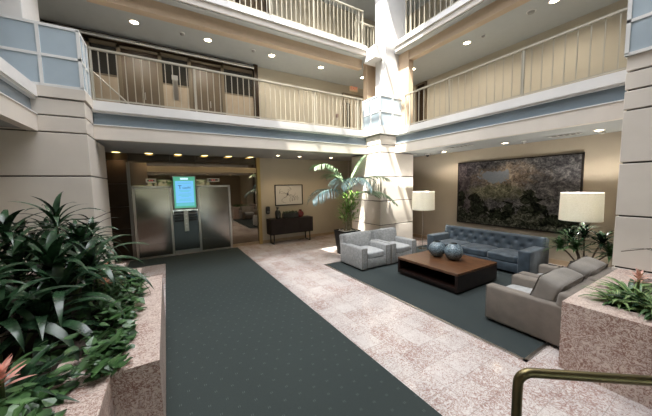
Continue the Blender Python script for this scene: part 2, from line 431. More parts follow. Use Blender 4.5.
# upper walkway ceilings / third-level slabs
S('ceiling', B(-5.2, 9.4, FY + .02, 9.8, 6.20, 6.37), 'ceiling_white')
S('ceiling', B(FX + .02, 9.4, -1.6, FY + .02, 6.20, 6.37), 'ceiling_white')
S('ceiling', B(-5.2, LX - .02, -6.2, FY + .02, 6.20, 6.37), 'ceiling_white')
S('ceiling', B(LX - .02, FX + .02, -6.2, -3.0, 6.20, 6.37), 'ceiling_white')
def fascia(n, axis, pos, a, b, sg):
    """beige lower board, recessed blue band, white cap; sg = which way the atrium lies"""
    def bx(d0, d1, z0, z1):
        lo, hi = sorted((pos + sg * d0, pos - sg * d1))
        return B(a, b, lo, hi, z0, z1) if axis == 'y' else B(lo, hi, a, b, z0, z1)
    S('trim_%d' % n, bx(.02, .12, 3.10, 3.375), 'panel_cream')
    S('trim_%d' % (n + 1), bx(-.035, .12, 3.37, 3.64), 'band_blue')
    S('trim_%d' % (n + 2), bx(.06, .25, 3.66, 3.845), 'cap_white')
    S('trim_%d' % (n + 3), bx(.03, .12, 3.625, 3.662), 'frame_white')
    S('trim_%d' % (n + 4), bx(.035, .10, 3.375, 3.392), 'frame_white')
    S('trim_%d' % (n + 5), bx(.06, .3, 6.37, 6.50), 'cap_white')
    S('trim_%d' % (n + 6), bx(.02, .25, 6.22, 6.37), 'panel_cream')
    S('trim_%d' % (n + 7), bx(-.22, .42, 5.92, 6.21), 'beam_tan')
fascia(1, 'y', FY, -1.15, 5.80, -1)
fascia(11, 'x', FX, 1.19, 6.35, -1)
fascia(21, 'x', LX, -6.0, 6.42, 1)
fascia(31, 'y', -3.0, LX, FX, 1)
# walls
S('wall_back', B(2.94, 9.4, 9.60, 9.8, 0, 3.13), 'wall_beige')
S('wall_back_inner', B(-5.2, 2.94, 9.68, 9.8, 0, 3.13), 'groove_dark')
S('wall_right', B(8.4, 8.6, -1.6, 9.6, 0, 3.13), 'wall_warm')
S('wall_left', B(-5.0, -2.4, 6.43, 6.62, 0, 3.13), 'panel_cream')
S('wall_left_outer', B(-5.2, -5.0, -6.2, 9.8, 0, 9.2), 'wall_beige')
S('wall_right_front', B(5.9, 8.6, -1.8, -1.6, 0, 9.2), 'wall_beige')
S('wall_back_upper', B(-5.2, 9.4, 9.35, 9.6, 3.60, 6.2), 'wall_beige')
S('wall_back_top', B(-5.2, 9.4, 9.35, 9.6, 6.37, 9.2), 'wall_beige')
S('wall_right_upper', B(9.2, 9.4, -1.6, 9.35, 3.6, 9.2), 'wall_beige')
S('baseboard_back', B(2.98, 8.38, 9.575, 9.6, 0, .11), 'baseboard_tan')
S('baseboard_right', B(8.37, 8.4, -1.5, 9.57, 0, .12), 'baseboard_tan')
S('baseboard_mirror', B(1.9, 2.86, 9.57, 9.60, 0, .10), 'baseboard_tan')
# brown panelled wall beside the elevators
for z0, z1 in ((.03, .93), (.95, 1.58), (1.60, 2.24), (2.26, 2.92), (2.94, 3.13)):
    S('wall_back_panel', B(-2.6, -.90, 9.60, 9.68, z0, z1), 'dark_wood_wall')
# front (entrance) side, behind the camera: windows with greenery
S('wall_front', B(-5.2, -2.2, -6.2, -6.0, 0, 3.2), 'wall_beige')
S('wall_front', B(3.4, 6.0, -6.2, -6.0, 0, 3.2), 'wall_beige')
S('wall_front', B(-2.2, 3.4, -6.2, -6.0, 2.85, 3.2), 'wall_beige')
S('wall_front_upper', B(-5.2, 6.0, -6.2, -6.0, 3.2, 9.2), 'wall_beige')
S('wall_front_side', B(5.9, 6.1, -6.2, -1.6, 0, 9.2), 'wall_beige')
for i in range(4):
    x0 = -2.2 + 1.4 * i
    w = S('window_%d' % (i + 1), MB().box(x0, x0 + .07, -6.15, -6.05, 0, 2.85).box(x0 + 1.33, x0 + 1.4, -6.15, -6.05, 0, 2.85).box(x0, x0 + 1.4, -6.15, -6.05, 2.78, 2.85).box(x0, x0 + 1.4, -6.15, -6.05, 0, .08).box(x0, x0 + 1.4, -6.14, -6.06, 2.1, 2.16), 'steel_dark')
    P('window_pane', B(x0 + .07, x0 + 1.33, -6.105, -6.095, .08, 2.78), 'window_glass', w)
S('ground', B(-16, 16, -22, -6.2, -.2, -.06), 'outside_pavement')
# roof with skylight: tinted bays over most of the atrium, clear bays towards the corner pier
S('roof', B(-5.2, 9.4, FY, 9.8, 9.2, 9.45), 'roof_paint')
S('roof', B(FX, 9.4, -6.2, FY, 9.2, 9.45), 'roof_paint')
S('roof', B(-5.2, LX, -6.2, FY, 9.2, 9.45), 'roof_paint')
S('roof', B(LX, FX, -6.2, -1.2, 9.2, 9.45), 'roof_paint')
xs = [LX, -.75, .3, 1.37, 2.45, 3.52, 4.6, 5.5, FX]; ys = [-1.2, .0, 1.2, 2.4, 3.5, 4.65, 5.8, 7.0]
fr = MB()
for x in xs: fr.box(x - .02, x + .02, -1.2, 7, 9.25, 9.42)
for y in ys: fr.box(LX, FX, y - .02, y + .02, 9.25, 9.42)
sk = S('skylight_window', fr, 'frame_white'); sk.name = 'window_5'
for i in range(len(xs) - 1):
    for j in range(len(ys) - 1):
        clear = 2 <= i <= 6 and j >= 5; half = i <= 5 and j >= 3  # unseen panes, tint layout chosen to place and soften the sun patches
        P('window_pane', B(xs[i] + .04, xs[i + 1] - .04, ys[j] + .04, ys[j + 1] - .04, 9.33, 9.34), 'glass_clear' if clear else 'glass_half' if half else 'glass_tinted', sk)

# piers: stacked panels with dark joints
def pier(n, x0, x1, y0, y1, zs, g=.012):
    S('pillar_core_%s' % n, B(x0 + .03, x1 - .03, y0 + .03, y1 - .03, 0, zs[-1]), 'groove_dark')
    for a, b in zip(zs, zs[1:]):
        S('pillar_%s' % n, MB().rbox(x0, x1, y0, y1, a + g, b - g, .006, 1), 'panel_cream')
ZP = [0, .785, 1.565, 2.345, 3.10]
pier('corner', 5.8, 7.3, 6.35, 7.85, ZP)
pier('corner_band', 5.8, 6.75, 6.35, 7.1, [3.10, 3.345])
pier('corner_band', 5.8, 6.75, 6.35, 7.1, [3.345, 3.64])
S('pillar_corner_cap', MB().rbox(5.72, 6.80, 6.27, 7.12, 3.66, 3.87, .008, 1), 'cap_white')
S('pillar_corner_upper', MB().rbox(6.1, 6.95, 6.42, 6.9, 3.87, 9.2, .006, 1), 'cap_white')
S('pillar_corner_side', B(6.0, 6.5, 7.2, 7.4, 3.6, 6.2), 'beam_tan')
S('pillar_corner_side', B(6.65, 6.85, 6.0, 6.5, 3.6, 6.2), 'beam_tan')
S('pillar_corner_ledge', MB().rbox(5.78, 6.3, 6.55, 7.1, 6.02, 6.40, .008, 1), 'cap_white')
pier('left', -2.4, -1.15, 6.42, 8.0, ZP)
S('pillar_left_cap', MB().rbox(-2.6, -1.12, 6.40, 7.0, 3.68, 3.86, .006, 1), 'panel_cream')
pier('left_band', -2.6, -1.15, 6.42, 7.02, [3.10, 3.38, 3.67])
S('pillar_left_upper', MB().rbox(-2.9, -1.87, 6.6, 7.4, 3.87, 9.2, .006, 1), 'cap_white')
pier('right', 5.8, 7.3, -.9, 1.19, ZP)
pier('right_band', 5.8, 7.0, -.9, 1.19, [3.10, 3.38, 3.64, 3.87])
S('pillar_right_upper', MB().rbox(6.05, 7.0, -.8, 1.0, 3.87, 9.2, .006, 1), 'cap_white')

# frosted glass parapets round the piers
def parapet(label, segs, z0=3.88, z1=4.80, zm=4.33, t=.022):
    o = T('glass_parapet', label, 'glass parapet')
    f = MB()
    for (ax, c, a, b, n) in segs:
        for i in range(0 if ax == segs[0][0] else 1, n + 1):
            q = a + (b - a) * i / n
            (f.box(q - t, q + t, c - t, c + t, z0, z1) if ax == 'y' else f.box(c - t, c + t, q - t, q + t, z0, z1))
        for z in (z0, zm, z1):
            lo, hi = min(a, b), max(a, b)
            (f.box(lo - t, hi + t, c - t * .9, c + t * .9, z - t, z + t) if ax == 'y' else f.box(c - t * .9, c + t * .9, lo - t, hi + t, z - t, z + t))
    P('frame', f, 'frame_white', o)
    for (ax, c, a, b, n) in segs:
        for i in range(n):
            q0 = a + (b - a) * i / n; q1 = a + (b - a) * (i + 1) / n; q0, q1 = min(q0, q1) + t, max(q0, q1) - t
            for za, zb in ((z0, zm), (zm, z1)):
                P('glass_pane', (B(q0, q1, c - .006, c + .006, za + t, zb - t) if ax == 'y' else B(c - .006, c + .006, q0, q1, za + t, zb - t)), 'pane_frost', o)
parapet('pale blue frosted glass parapet box around the sunlit corner pier', [('y', 6.29, 5.74, 6.76, 2), ('x', 5.74, 6.29, 7.1, 2)])
parapet('frosted glass parapet on top of the left pier above the plants', [('y', 6.42, -1.16, -2.68, 3), ('x', -1.16, 6.42, 6.98, 2)], z1=4.86, zm=4.37)
parapet('frosted glass parapet on top of the pier at the right picture edge', [('x', 5.78, 1.19, -.85, 4), ('y', 1.19, 5.78, 6.3, 1)], z1=4.86)

# ---------------------------------------------------------------- railings
def railing(label, axis, c, a, b, z0, z1, sp, posts, post_end=True):
    o = T('balcony_railing', label, 'railing')
    bt = lambda q0, q1, z, h, w: (B(q0, q1, c - w, c + w, z - h, z + h) if axis == 'y' else B(c - w, c + w, q0, q1, z - h, z + h))
    P('handrail', bt(a, b, z1, .018, .028), 'rail_paint', o)
    P('bottom_rail', bt(a, b, z0 + .05, .012, .014), 'rail_paint', o)
    n = int((b - a) / sp)
    me = MB().box(-.008, .008, -.008, .008, z0 + .05, z1 - .01).mesh('baluster'); me.materials.append(MATS['rail_paint'])
    mp = MB().box(-.017, .017, -.017, .017, z0, z1).mesh('post'); mp.materials.append(MATS['rail_paint'])
    for i in range(1, n):
        q = a + (b - a) * i / n
        k = link('baluster', me, o); k.location = (q, c, 0) if axis == 'y' else (c, q, 0)
    for q in posts:
        k = link('post', mp, o); k.location = (q, c, 0) if axis == 'y' else (c, q, 0)
    return o
railing('cream baluster railing of the lower balcony above the elevators', 'y', 6.99, -1.12, 5.62, 3.845, 4.84, .138, (-1.1, .73, 3.86, 5.42, 5.6))
railing('cream baluster railing of the lower balcony above the landscape painting', 'x', 6.45, 1.25, 5.95, 3.845, 4.80, .168, (1.27, 2.78, 4.46, 5.75, 5.93))
railing('cream railing of the top balcony above the elevator side', 'y', 7.0, -1.6, 5.68, 6.50, 7.54, .137, (.0, 2.6, 3.9, 5.5, 5.66))
railing('cream railing of the top balcony over the painting side', 'x', 6.45, .0, 5.95, 6.50, 7.5, .168, (1.3, 2.8, 4.46, 5.75, 5.93))
railing('short lower railing piece joining the top balcony to the corner pier', 'y', 7.12, 5.45, 6.24, 6.36, 7.28, .13, (5.46, 6.22))
g = T('guard_rail', 'sloping stair rail behind the balusters next to the left glass parapet', 'railing')
P('handrail', MB().tube([(-1.25, 7.5, 4.66), (-.55, 7.5, 3.95)], .015), 'rail_paint', g)
P('post', MB().tube([(-1.2, 7.5, 3.6), (-1.2, 7.5, 4.62)], .013), 'rail_paint', g)
P('post', MB().tube([(-.57, 7.5, 3.6), (-.57, 7.5, 3.98)], .013), 'rail_paint', g)

# ---------------------------------------------------------------- upper level doors
def door_unit(n, x0, x1, z1=5.96):
    d = S('door_%d' % n, MB().box(x0, x0 + .06, 9.28, 9.35, 3.6, z1).box(x1 - .06, x1, 9.28, 9.35, 3.6, z1).box(x0, x1, 9.28, 9.35, z1 - .06, z1).box(x0 + .06, x1 - .06, 9.30, 9.35, 5.72, 5.76), 'door_frame_tan')
    P('door_leaf', MB().box(x0 + .06, (x0 + x1) / 2 - .004, 9.31, 9.345, 3.6, 5.73).box((x0 + x1) / 2 + .004, x1 - .06, 9.31, 9.345, 3.6, 5.73), 'door_brown', d)
    P('transom', B(x0 + .06, x1 - .06, 9.32, 9.345, 5.76, z1 - .06), 'dark_wood_wall', d)
    P('door_handle', MB().tube([((x0 + x1) / 2 + .07, 9.27, 4.6), ((x0 + x1) / 2 + .07, 9.27, 4.8)], .012), 'steel', d)
door_unit(1, -.89, .09); door_unit(2, .82, 1.80); door_unit(3, -2.4, -1.5)
for n, (x0, x1) in enumerate(((-1.5, -.89), (.09, .82), (1.80, 2.78))):
    d = S('window_%d' % (n + 6), MB().box(x0, x1, 9.30, 9.35, 5.9, 6.0).box(x0, x1, 9.30, 9.35, 5.12, 5.16).box(x0, x0 + .03, 9.30, 9.35, 3.6, 6).box(x1 - .03, x1, 9.30, 9.35, 3.6, 6), 'door_frame_tan')
    P('window_pane', B(x0 + .03, x1 - .03, 9.325, 9.345, 5.16, 5.9), 'dark_glass', d)
    P('lower_panel', B(x0 + .03, x1 - .03, 9.315, 9.345, 3.6, 5.12), 'sidelight_panel', d)
S('trim_41', B(2.78, 2.92, 9.22, 9.35, 3.6, 6.2), 'dark_wood_wall')
S('trim_42', B(-2.5, 2.8, 9.32, 9.35, 5.98, 6.2), 'dark_wood_wall')
tag(P('conduit_pipe', MB().tube([(-2.4, 9.2, 6.07), (2.78, 9.2, 6.07)], .055, 14), 'lamp_metal', smooth=True), 'long pale pipe running under the upper ceiling above the brown doors', 'pipe')
n = T('notice_plate', 'small grey notice plate on the sidelight between the upper brown doors', 'sign')
P('plate', B(.36, .50, 9.295, 9.312, 4.72, 5.42), 'steel', n); P('header', B(.35, .51, 9.29, 9.296, 5.28, 5.42), 'smoke_grey', n)
d = S('door_4', MB().box(6.50, 6.56, 9.28, 9.35, 3.6, 5.72).box(7.42, 7.48, 9.28, 9.35, 3.6, 5.72).box(6.45, 7.53, 9.25, 9.35, 5.72, 5.86), 'door_frame_tan')
P('door_leaf', B(6.56, 7.42, 9.31, 9.345, 3.6, 5.72), 'wall_warm', d); P('vision_panel', B(6.66, 6.80, 9.30, 9.312, 4.45, 5.5), 'dark_glass', d)
d = S('door_5', MB().box(9.12, 9.2, 7.34, 7.40, 3.6, 6.14).box(9.12, 9.2, 7.78, 7.84, 3.6, 6.14).box(9.12, 9.2, 7.34, 7.84, 6.1, 6.16), 'door_frame_tan')
P('door_leaf', B(9.14, 9.19, 7.40, 7.78, 3.6, 6.1), 'dark_wood_wall', d)
d = S('door_6', B(2.3, 2.42, 9.3, 9.35, 6.37, 8.6).box(3.3, 3.42, 9.3, 9.35, 6.37, 8.6).box(2.3, 3.42, 9.3, 9.35, 8.5, 8.6), 'dark_wood_wall')
P('door_leaf', B(2.42, 3.3, 9.32, 9.345, 6.37, 8.5), 'door_brown', d)
e = T('exit_sign', 'lit exit sign on the upper wall above the far door', 'sign', (7.03, 9.335, 6.12))
P('sign_box', MB().rbox(-.2, .2, -.05, .015, -.115, .115, .01, 1), 'sign_tan', e)
text('lettering', 'EXIT', .17, 'red_sign', e, (0, -.052, 0), (PI / 2, 0, 0))
tag(P('fire_alarm_pull', MB().rbox(6.14, 6.24, 9.31, 9.35, 4.85, 5.0, .008, 1), 'red_glaze'), 'small dark red fire alarm pull on the upper wall left of the far door', 'fire alarm')

# ---------------------------------------------------------------- ceiling fittings
def spot(loc, w, size=2.2, col=(1, .87, .70), r=.05, blend=.6):
    l = bpy.data.lights.new('downlight_beam', 'SPOT'); l.energy = w * .7; l.spot_size = size; l.spot_blend = blend; l.color = col; l.shadow_soft_size = r
    o = link('downlight_beam', l); o.location = loc; return o
def downlight(loc, label, group, r=.085, glow='downlight_glow', power=40, **kw):
    o = T('recessed_downlight', label, 'downlight', loc, 0, group)
    P('trim_ring', MB().lathe([(r + .025, 0), (r + .025, -.008), (r, -.010), (r, 0)], 20, close=False), 'white_plastic', o, True)
    P('lamp_lens', MB().lathe([(r, -.004), (r * .6, -.012), (.002, -.016)], 20, close=False), glow, o, True)
    spot((loc[0], loc[1], loc[2] - .05), power, **kw)
ORD = ['first', 'second', 'third', 'fourth', 'fifth', 'sixth']
for i, x in enumerate((-1.12, -.36, .39, 1.14, 1.88, 2.6)):
    downlight((x, 9.42, 3.128), '%s of six amber downlights over the elevators counting from the left pier' % ORD[i], 'downlights over the elevators', .10, 'downlight_amber', 12, col=(1, .78, .5))
for i, x in enumerate((-.42, 1.26, 3.11, 4.89, 6.75)):
    downlight((x, 8.35, 6.198), '%s round downlight of the upper elevator-side walkway from the left glass parapet' % ORD[i], 'downlights of the upper elevator-side walkway', .09, power=75, size=2.8, col=(1, .92, .80))
for i, y in enumerate((2.82, 4.88, 6.9)):
    downlight((7.85, y, 6.198), ['round downlight of the upper painting-side walkway near the top picture edge', 'round downlight of the upper painting-side walkway beside the small smoke detector', 'round downlight of the upper painting-side walkway behind the corner pier'][i], 'downlights of the upper painting-side walkway', .09, power=105, size=2.9, col=(1, .92, .80))
for i, x in enumerate((.6, 2.4, 4.89, 5.95)):
    downlight((x, 8.35, 9.15), '%s round downlight of the top walkway above the top railing' % ORD[i], 'downlights of the top walkway', .09, power=34)
S('ceiling', B(-5.2, 9.4, FY + .02, 9.8, 9.15, 9.2), 'ceiling_white')
for i, (x, y) in enumerate(((7.78, 3.71), (7.9, 5.6), (7.7, 1.9))):
    downlight((x, y, 3.128), ['small downlight in the ceiling above the middle of the painting', 'small downlight in the ceiling above the far lamp', 'small downlight in the ceiling above the near lamp'][i], 'downlights over the seating wall', .07, power=(40, 34, 34)[i])
for i, (x, y) in enumerate(((4.1, 8.6), (5.4, 8.6), (3.3, 8.6))):
    downlight((x, y, 3.128), ['small downlight in the ceiling in front of the line drawing', 'small downlight in the ceiling above the palm', 'small downlight in the ceiling beside the gold mirror edge'][i], 'downlights over the console wall', .06, power=25, col=(1, .74, .44))
for i, (x, y) in enumerate(((-2.7, 5.2), (-2.7, 3.0), (-2.7, .5))):  # added downlights, out of view, to brighten the left wing
    downlight((x, y, 3.128), '%s added fill downlight under the left balcony' % ORD[i], 'added fill downlights under the left balcony', .07, power=20)
for i, x in enumerate((-.6, 1.2, 3.0, 4.8)):  # added fill lamps behind the camera, lighting the hall from the front
    downlight((x, -4.5, 3.128), '%s added fill downlight over the entrance, behind the camera' % ORD[i], 'added fill downlights over the entrance', .08, power=14)
def detector(loc, label, r=.07, mat='smoke_grey', group='smoke detectors'):
    o = T('smoke_detector', label, 'smoke detector', loc, 0, group)
    P('base', MB().lathe([(r, 0), (r, -.02), (r * .9, -.025), (.002, -.026)], 18, close=False), 'white_plastic', o, True)
    P('sensor_head', MB().lathe([(r * .75, -.024), (r * .62, -.06), (r * .3, -.068), (.002, -.068)], 18, close=False), mat, o, True)
detector((.62, 8.32, 6.2), 'smoke detector between the first two upper downlights above the brown doors')
detector((2.51, 8.30, 6.2), 'smoke detector on the upper ceiling near the end of the pale pipe')
detector((7.86, 4.42, 6.2), 'smaller grey smoke detector on the upper painting-side ceiling', .06)
detector((7.82, 3.26, 6.2), 'larger grey smoke detector on the upper painting-side ceiling', .10)
detector((7.86, 3.31, 3.13), 'small smoke detector in the ceiling above the right half of the painting', .05)
detector((7.9, 1.9, 3.13), 'smoke detector in the ceiling next to the right pier', .07)
def vent(x0, x1, y0, y1, label):
    o = T('ceiling_vent', label, 'air vent', ((x0 + x1) / 2, (y0 + y1) / 2, 3.13), 0, 'slot vents in the ground floor ceiling')
    w, d = (x1 - x0) / 2, (y1 - y0) / 2
    P('frame', MB().box(-w, w, -d, -d + .02, -.012, 0).box(-w, w, d - .02, d, -.012, 0).box(-w, -w + .02, -d, d, -.012, 0).box(w - .02, w, -d, d, -.012, 0), 'vent_grey', o)
    P('grille', MB().box(-w, w, -d, d, -.003, 0), 'groove_dark', o)
    s = MB()
    for k in range(4): s.box(-w, w, -d + d * 2 * (k + .6) / 5, -d + d * 2 * (k + .6) / 5 + .015, -.010, -.003)
    P('slats', s, 'vent_grey', o)
vent(7.1, 7.35, 4.3, 4.95, 'slot vent in the ceiling above the left edge of the painting')
vent(7.65, 7.9, 2.2, 2.75, 'slot vent in the ceiling above the right edge of the painting')
vent(3.5, 4.1, 7.45, 7.6, 'slot vent in the ceiling before the line drawing')
c = T('security_camera', 'dark dome security camera on the ceiling beside the corner pier', 'camera', (7.9, 6.25, 3.13))
P('housing', MB().lathe([(.075, 0), (.075, -.04), (.06, -.05)], 18), 'white_plastic', c, True)
P('dome', MB().lathe([(.058, -.05), (.05, -.08), (.03, -.10), (.002, -.108)], 18, close=False), 'black_plastic', c, True)
c = T('ceiling_speaker', 'dark round ceiling speaker next to the dome camera', 'speaker', (7.75, 6.7, 3.13))
P('ring', MB().lathe([(.10, 0), (.10, -.015), (.08, -.02)], 18, close=False), 'white_plastic', c, True); P('cone', MB().lathe([(.08, -.015), (.002, -.022)], 18, close=False), 'black_plastic', c, True)
tag(P('sprinkler_pipe', MB().tube([(6.9, 9.575, 3.13), (6.9, 9.575, 0)], .022, 8), 'panel_cream', smooth=True), 'thin pale vertical pipe on the back wall behind the palm', 'pipe')

# ---------------------------------------------------------------- elevator wall
mw = S('wall_mirror', B(-.88, 2.86, 9.60, 9.64, .0, 3.13), 'bronze_mirror')
S('trim_51', B(-.93, -.86, 9.53, 9.62, 0, 2.86), 'steel_dark')
S('trim_52', B(2.84, 2.95, 9.50, 9.62, 0, 3.13), 'gold_trim')
S('trim_53', MB().box(.155, .163, 9.596, 9.60, 2.2, 3.13).box(.865, .873, 9.596, 9.60, 2.2, 3.13), 'groove_dark')
S('trim_54', B(-.88, 2.84, 9.594, 9.60, 2.585, 2.77), 'door_frame_tan')  # tan strip standing in for the opposite fascia reflected in the mirror
S('trim_55', B(-.86, -.44, 9.590, 9.60, 2.20, 2.86), 'door_brown')
def elevator(x0, x1, label):
    o = T('elevator', label, 'elevator', ((x0 + x1) / 2, 9.6, 0)); w = (x1 - x0) / 2
    P('door_frame', MB().box(-w, -w + .06, -.10, 0, 0, 2.16).box(w - .06, w, -.10, 0, 0, 2.16).box(-w, w, -.10, 0, 2.11, 2.17), 'steel', o)
    P('door_panel', MB().rbox(-w + .06, w - .06, -.05, -.015, .03, 2.11, .004, 1), 'brushed_steel', o)
    P('kick_plate', MB().rbox(-w + .065, w - .065, -.056, -.049, .05, .42, .002, 1), 'brushed_steel', o)
    P('threshold', B(-w, w, -.12, 0, 0, .035), 'steel', o)
elevator(-.84, .145, 'left stainless steel elevator next to the brown panelled wall')
elevator(.865, 1.885, 'right stainless steel elevator beside the tall mirror')
def indicator(x, z, w, label):
    o = T('floor_indicator', label, 'elevator indicator', (x, 9.6, z), 0, 'elevator floor indicators')
    P('plate', MB().rbox(-w, w, -.025, 0, -.055, .055, .004, 1), 'steel', o)
    P('display', B(-w * .72, w * .72, -.03, -.024, -.028, .028), 'black_plastic', o)
    P('lamp', MB().box(-.05, -.01, -.032, -.029, -.014, .014).box(.02, .05, -.032, -.029, -.014, .014), 'red_sign', o)
indicator(-.36, 2.335, .13, 'dark floor indicator above the left elevator')
indicator(1.38, 2.345, .19, 'steel floor indicator above the right elevator')
o = T('call_panel', 'dark louvred panel with steel call buttons between the two elevators', 'elevator call panel', (.505, 9.6, 0))
P('backing', B(-.35, .35, -.05, 0, .12, 1.42), 'smoke_mirror', o)
P('kick_plate', B(-.35, .35, -.06, 0, 0, .13), 'steel', o)
P('header', B(-.35, .35, -.055, 0, 1.42, 2.2), 'steel_dark', o)
s = MB()
for k in range(4): s.box(-.32, .33, -.062, -.05, 1.04 + .088 * k, 1.04 + .088 * k + .062)
P('louvres', s, 'black_plastic', o)
P('button_plate', MB().rbox(-.055, .07, -.075, -.05, .72, 1.38, .004, 1), 'steel', o)
for z in (.86, .97, 1.14, 1.25):
    b = MB().lathe([(.018, 0), (.018, .008), (.002, .010)], 12, close=False)
    k = P('button', b, 'white_plastic', o); k.location = (.008, -.075, z); k.rotation_euler = (PI / 2, 0, 0)
o = T('display_screen', 'lit portrait information screen hanging between the two elevators', 'screen', (.515, 9.56, 1.96))
P('casing', MB().rbox(-.33, .33, -.05, .03, -.52, .52, .012, 2), 'steel_dark', o)
P('screen_border', B(-.30, .30, -.054, -.05, -.49, .49), 'screen_green', o)
P('screen_page', B(-.255, .255, -.057, -.054, -.33, .36), 'screen_blue', o)
P('screen_footer', B(-.255, .255, -.057, -.054, -.43, -.34), 'screen_cyan', o)
P('screen_header', MB().rbox(-.11, .11, -.058, -.054, .395, .455, .002, 1), 'screen_white', o)
text('logo', 'T', .17, 'screen_ink', o, (-.13, -.058, .16), (PI / 2, 0, 0)); text('lettering', 'uıaılAl', .095, 'screen_ink', o, (.055, -.058, .145), (PI / 2, 0, 0))
s = MB()
for z, w in ((.28, .19), (.05, .16), (.02, .12), (-.06, .17), (-.10, .19), (-.14, .10), (-.22, .15), (-.26, .18)): s.box(-w, w, -.0585, -.057, z, z + .014)
k = P('lettering', s, 'screen_cyan', o); k['kind'] = 'stuff'
o = T('carpet_runner', 'long dark green carpet runner with small dash pattern leading to the elevators', 'carpet')
P('pile', MB().rbox(-.12, 2.02, -5.5, 9.42, 0, .014, .003, 1).rbox(-1.0, -.11, 8.6, 9.42, 0, .014, .003, 1), 'runner_carpet', o)
o = T('sanitizer_dispenser', 'black wall dispenser left of the console below the line drawing', 'dispenser', (3.2, 9.6, 1.22))
P('body', MB().soft((0, -.055, 0), (.075, .055, .14), 5, 6), 'black_plastic', o, 'all'); P('push_bar', MB().rbox(-.05, .05, -.125, -.10, -.10, -.03, .006, 2), 'steel_dark', o)

# ---------------------------------------------------------------- console and what stands on it
CXY = (3.97, 9.29)
o = T('console_cabinet', 'dark brown console with three doors on black loop legs under the line drawing', 'cabinet', (CXY[0], CXY[1], 0))
P('body', MB().rbox(-.85, .85, -.23, .23, .35, .91, .006, 1), 'espresso', o)
for k in range(3): P('door', MB().rbox(-.83 + .556 * k, -.83 + .546 * (k + 1), -.245, -.228, .375, .885, .004, 1), 'espresso_door', o)
for x in (-.72, .72): P('leg', MB().box(x - .018, x + .018, -.20, -.17, 0, .35).box(x - .018, x + .018, .17, .2, 0, .35).box(x - .018, x + .018, -.20, .2, 0, .03).box(x - .018, x + .018, -.2, .2, .325, .35), 'black_metal', o)
def lathe_thing(name, label, cat, loc, parts, group=None):
    o = T(name, label, cat, loc, 0, group)
    for pn, prof, m in parts: P(pn, MB().lathe(prof, 26), m, o, True)
    return o
lathe_thing('bottle_vase', 'tall dark bottle vase at the left end of the console', 'vase', (3.47, 9.25, .91), [('body', [(.06, 0), (.095, .04), (.105, .2), (.09, .28), (.045, .33)], 'dark_glaze'), ('neck', [(.045, .33), (.042, .40), (.055, .42), (.04, .42)], 'dark_glaze')])
o = T('planter_box', 'dark box of succulents in the middle of the console', 'planter', (3.97, 9.27, .91))
P('box', MB().rbox(-.30, .30, -.10, .10, 0, .18, .01, 2), 'dark_glaze', o)
s = MB()
for k in range(60):
    x, y = R.uniform(-.28, .28), R.uniform(-.09, .09); s.blade((x, y, .17), R.uniform(0, 6.28), R.uniform(.06, .14), .016, R.uniform(.6, 1.5), R.uniform(.2, .9), 3)
for k in range(5): s.soft((-.24 + .12 * k, 0, .2), (.055, .06, .05), 2, 4)
P('succulents', s, 'succulent', o)
lathe_thing('ginger_jar', 'dark red round jar at the right end of the console', 'vase', (4.38, 9.25, .91), [('body', [(.06, 0), (.10, .04), (.135, .11), (.12, .19), (.06, .235)], 'red_glaze'), ('neck', [(.055, .235), (.05, .26), (.065, .285), (.05, .29)], 'red_glaze')])
o = T('picture_frame', 'framed black line drawing of a flower above the console', 'picture', (4.08, 9.6, 1.755))
W, Hh = .575, .395
P('frame', MB().box(-W, W, -.04, 0, -Hh, -Hh + .03).box(-W, W, -.04, 0, Hh - .03, Hh).box(-W, -W + .03, -.04, 0, -Hh, Hh).box(W - .03, W, -.04, 0, -Hh, Hh), 'black_metal', o)
P('paper', B(-W + .03, W - .03, -.015, 0, -Hh + .03, Hh - .03), 'paper_white', o)
s = MB()
for k in range(9):
    a = k * .72 + .2; L = .16 + .13 * ((k * 37) % 5) / 4; pts = []
    for t in range(13):
        u = t / 12; ang = a + .55 * sin(u * PI) * (1 if k % 2 else -1)
        rr = L * sin(u * PI * .5) * (1 if k % 3 else 1.5)
        pts.append((max(-.5, min(.5, -.06 + rr * cos(ang) * 1.35)), -.018, max(-.33, min(.33, .03 + rr * sin(ang)))))
    s.tube(pts, .004, 4)
for k in range(10):
    a = k * .63; s.tube([(-.06, -.018, .03), (-.06 + .05 * cos(a), -.018, .03 + .07 * sin(a))], .0065, 4)
for k in range(4): s.tube([(.05 + .1 * k + .03 * cos(t * .8), -.018, -.18 + .09 * sin(t * .9 + k) + .02 * k) for t in range(8)], .0035, 4)
P('drawing_lines', s, 'ink', o)

# ---------------------------------------------------------------- large painting
o = T('landscape_painting', 'large dark landscape painting on the wall behind the blue sofa', 'painting', (8.4, 3.835, 1.78))
P('canvas', MB().rbox(-.06, 0, -1.52, 1.52, -.95, .94, .004, 1), 'landscape_paint', o)
P('edge_frame', MB().box(-.066, 0, -1.55, -1.52, -.98, .97).box(-.066, 0, 1.52, 1.55, -.98, .97).box(-.066, 0, -1.55, 1.55, -.98, -.95).box(-.066, 0, -1.55, 1.55, .94, .97), 'espresso', o)

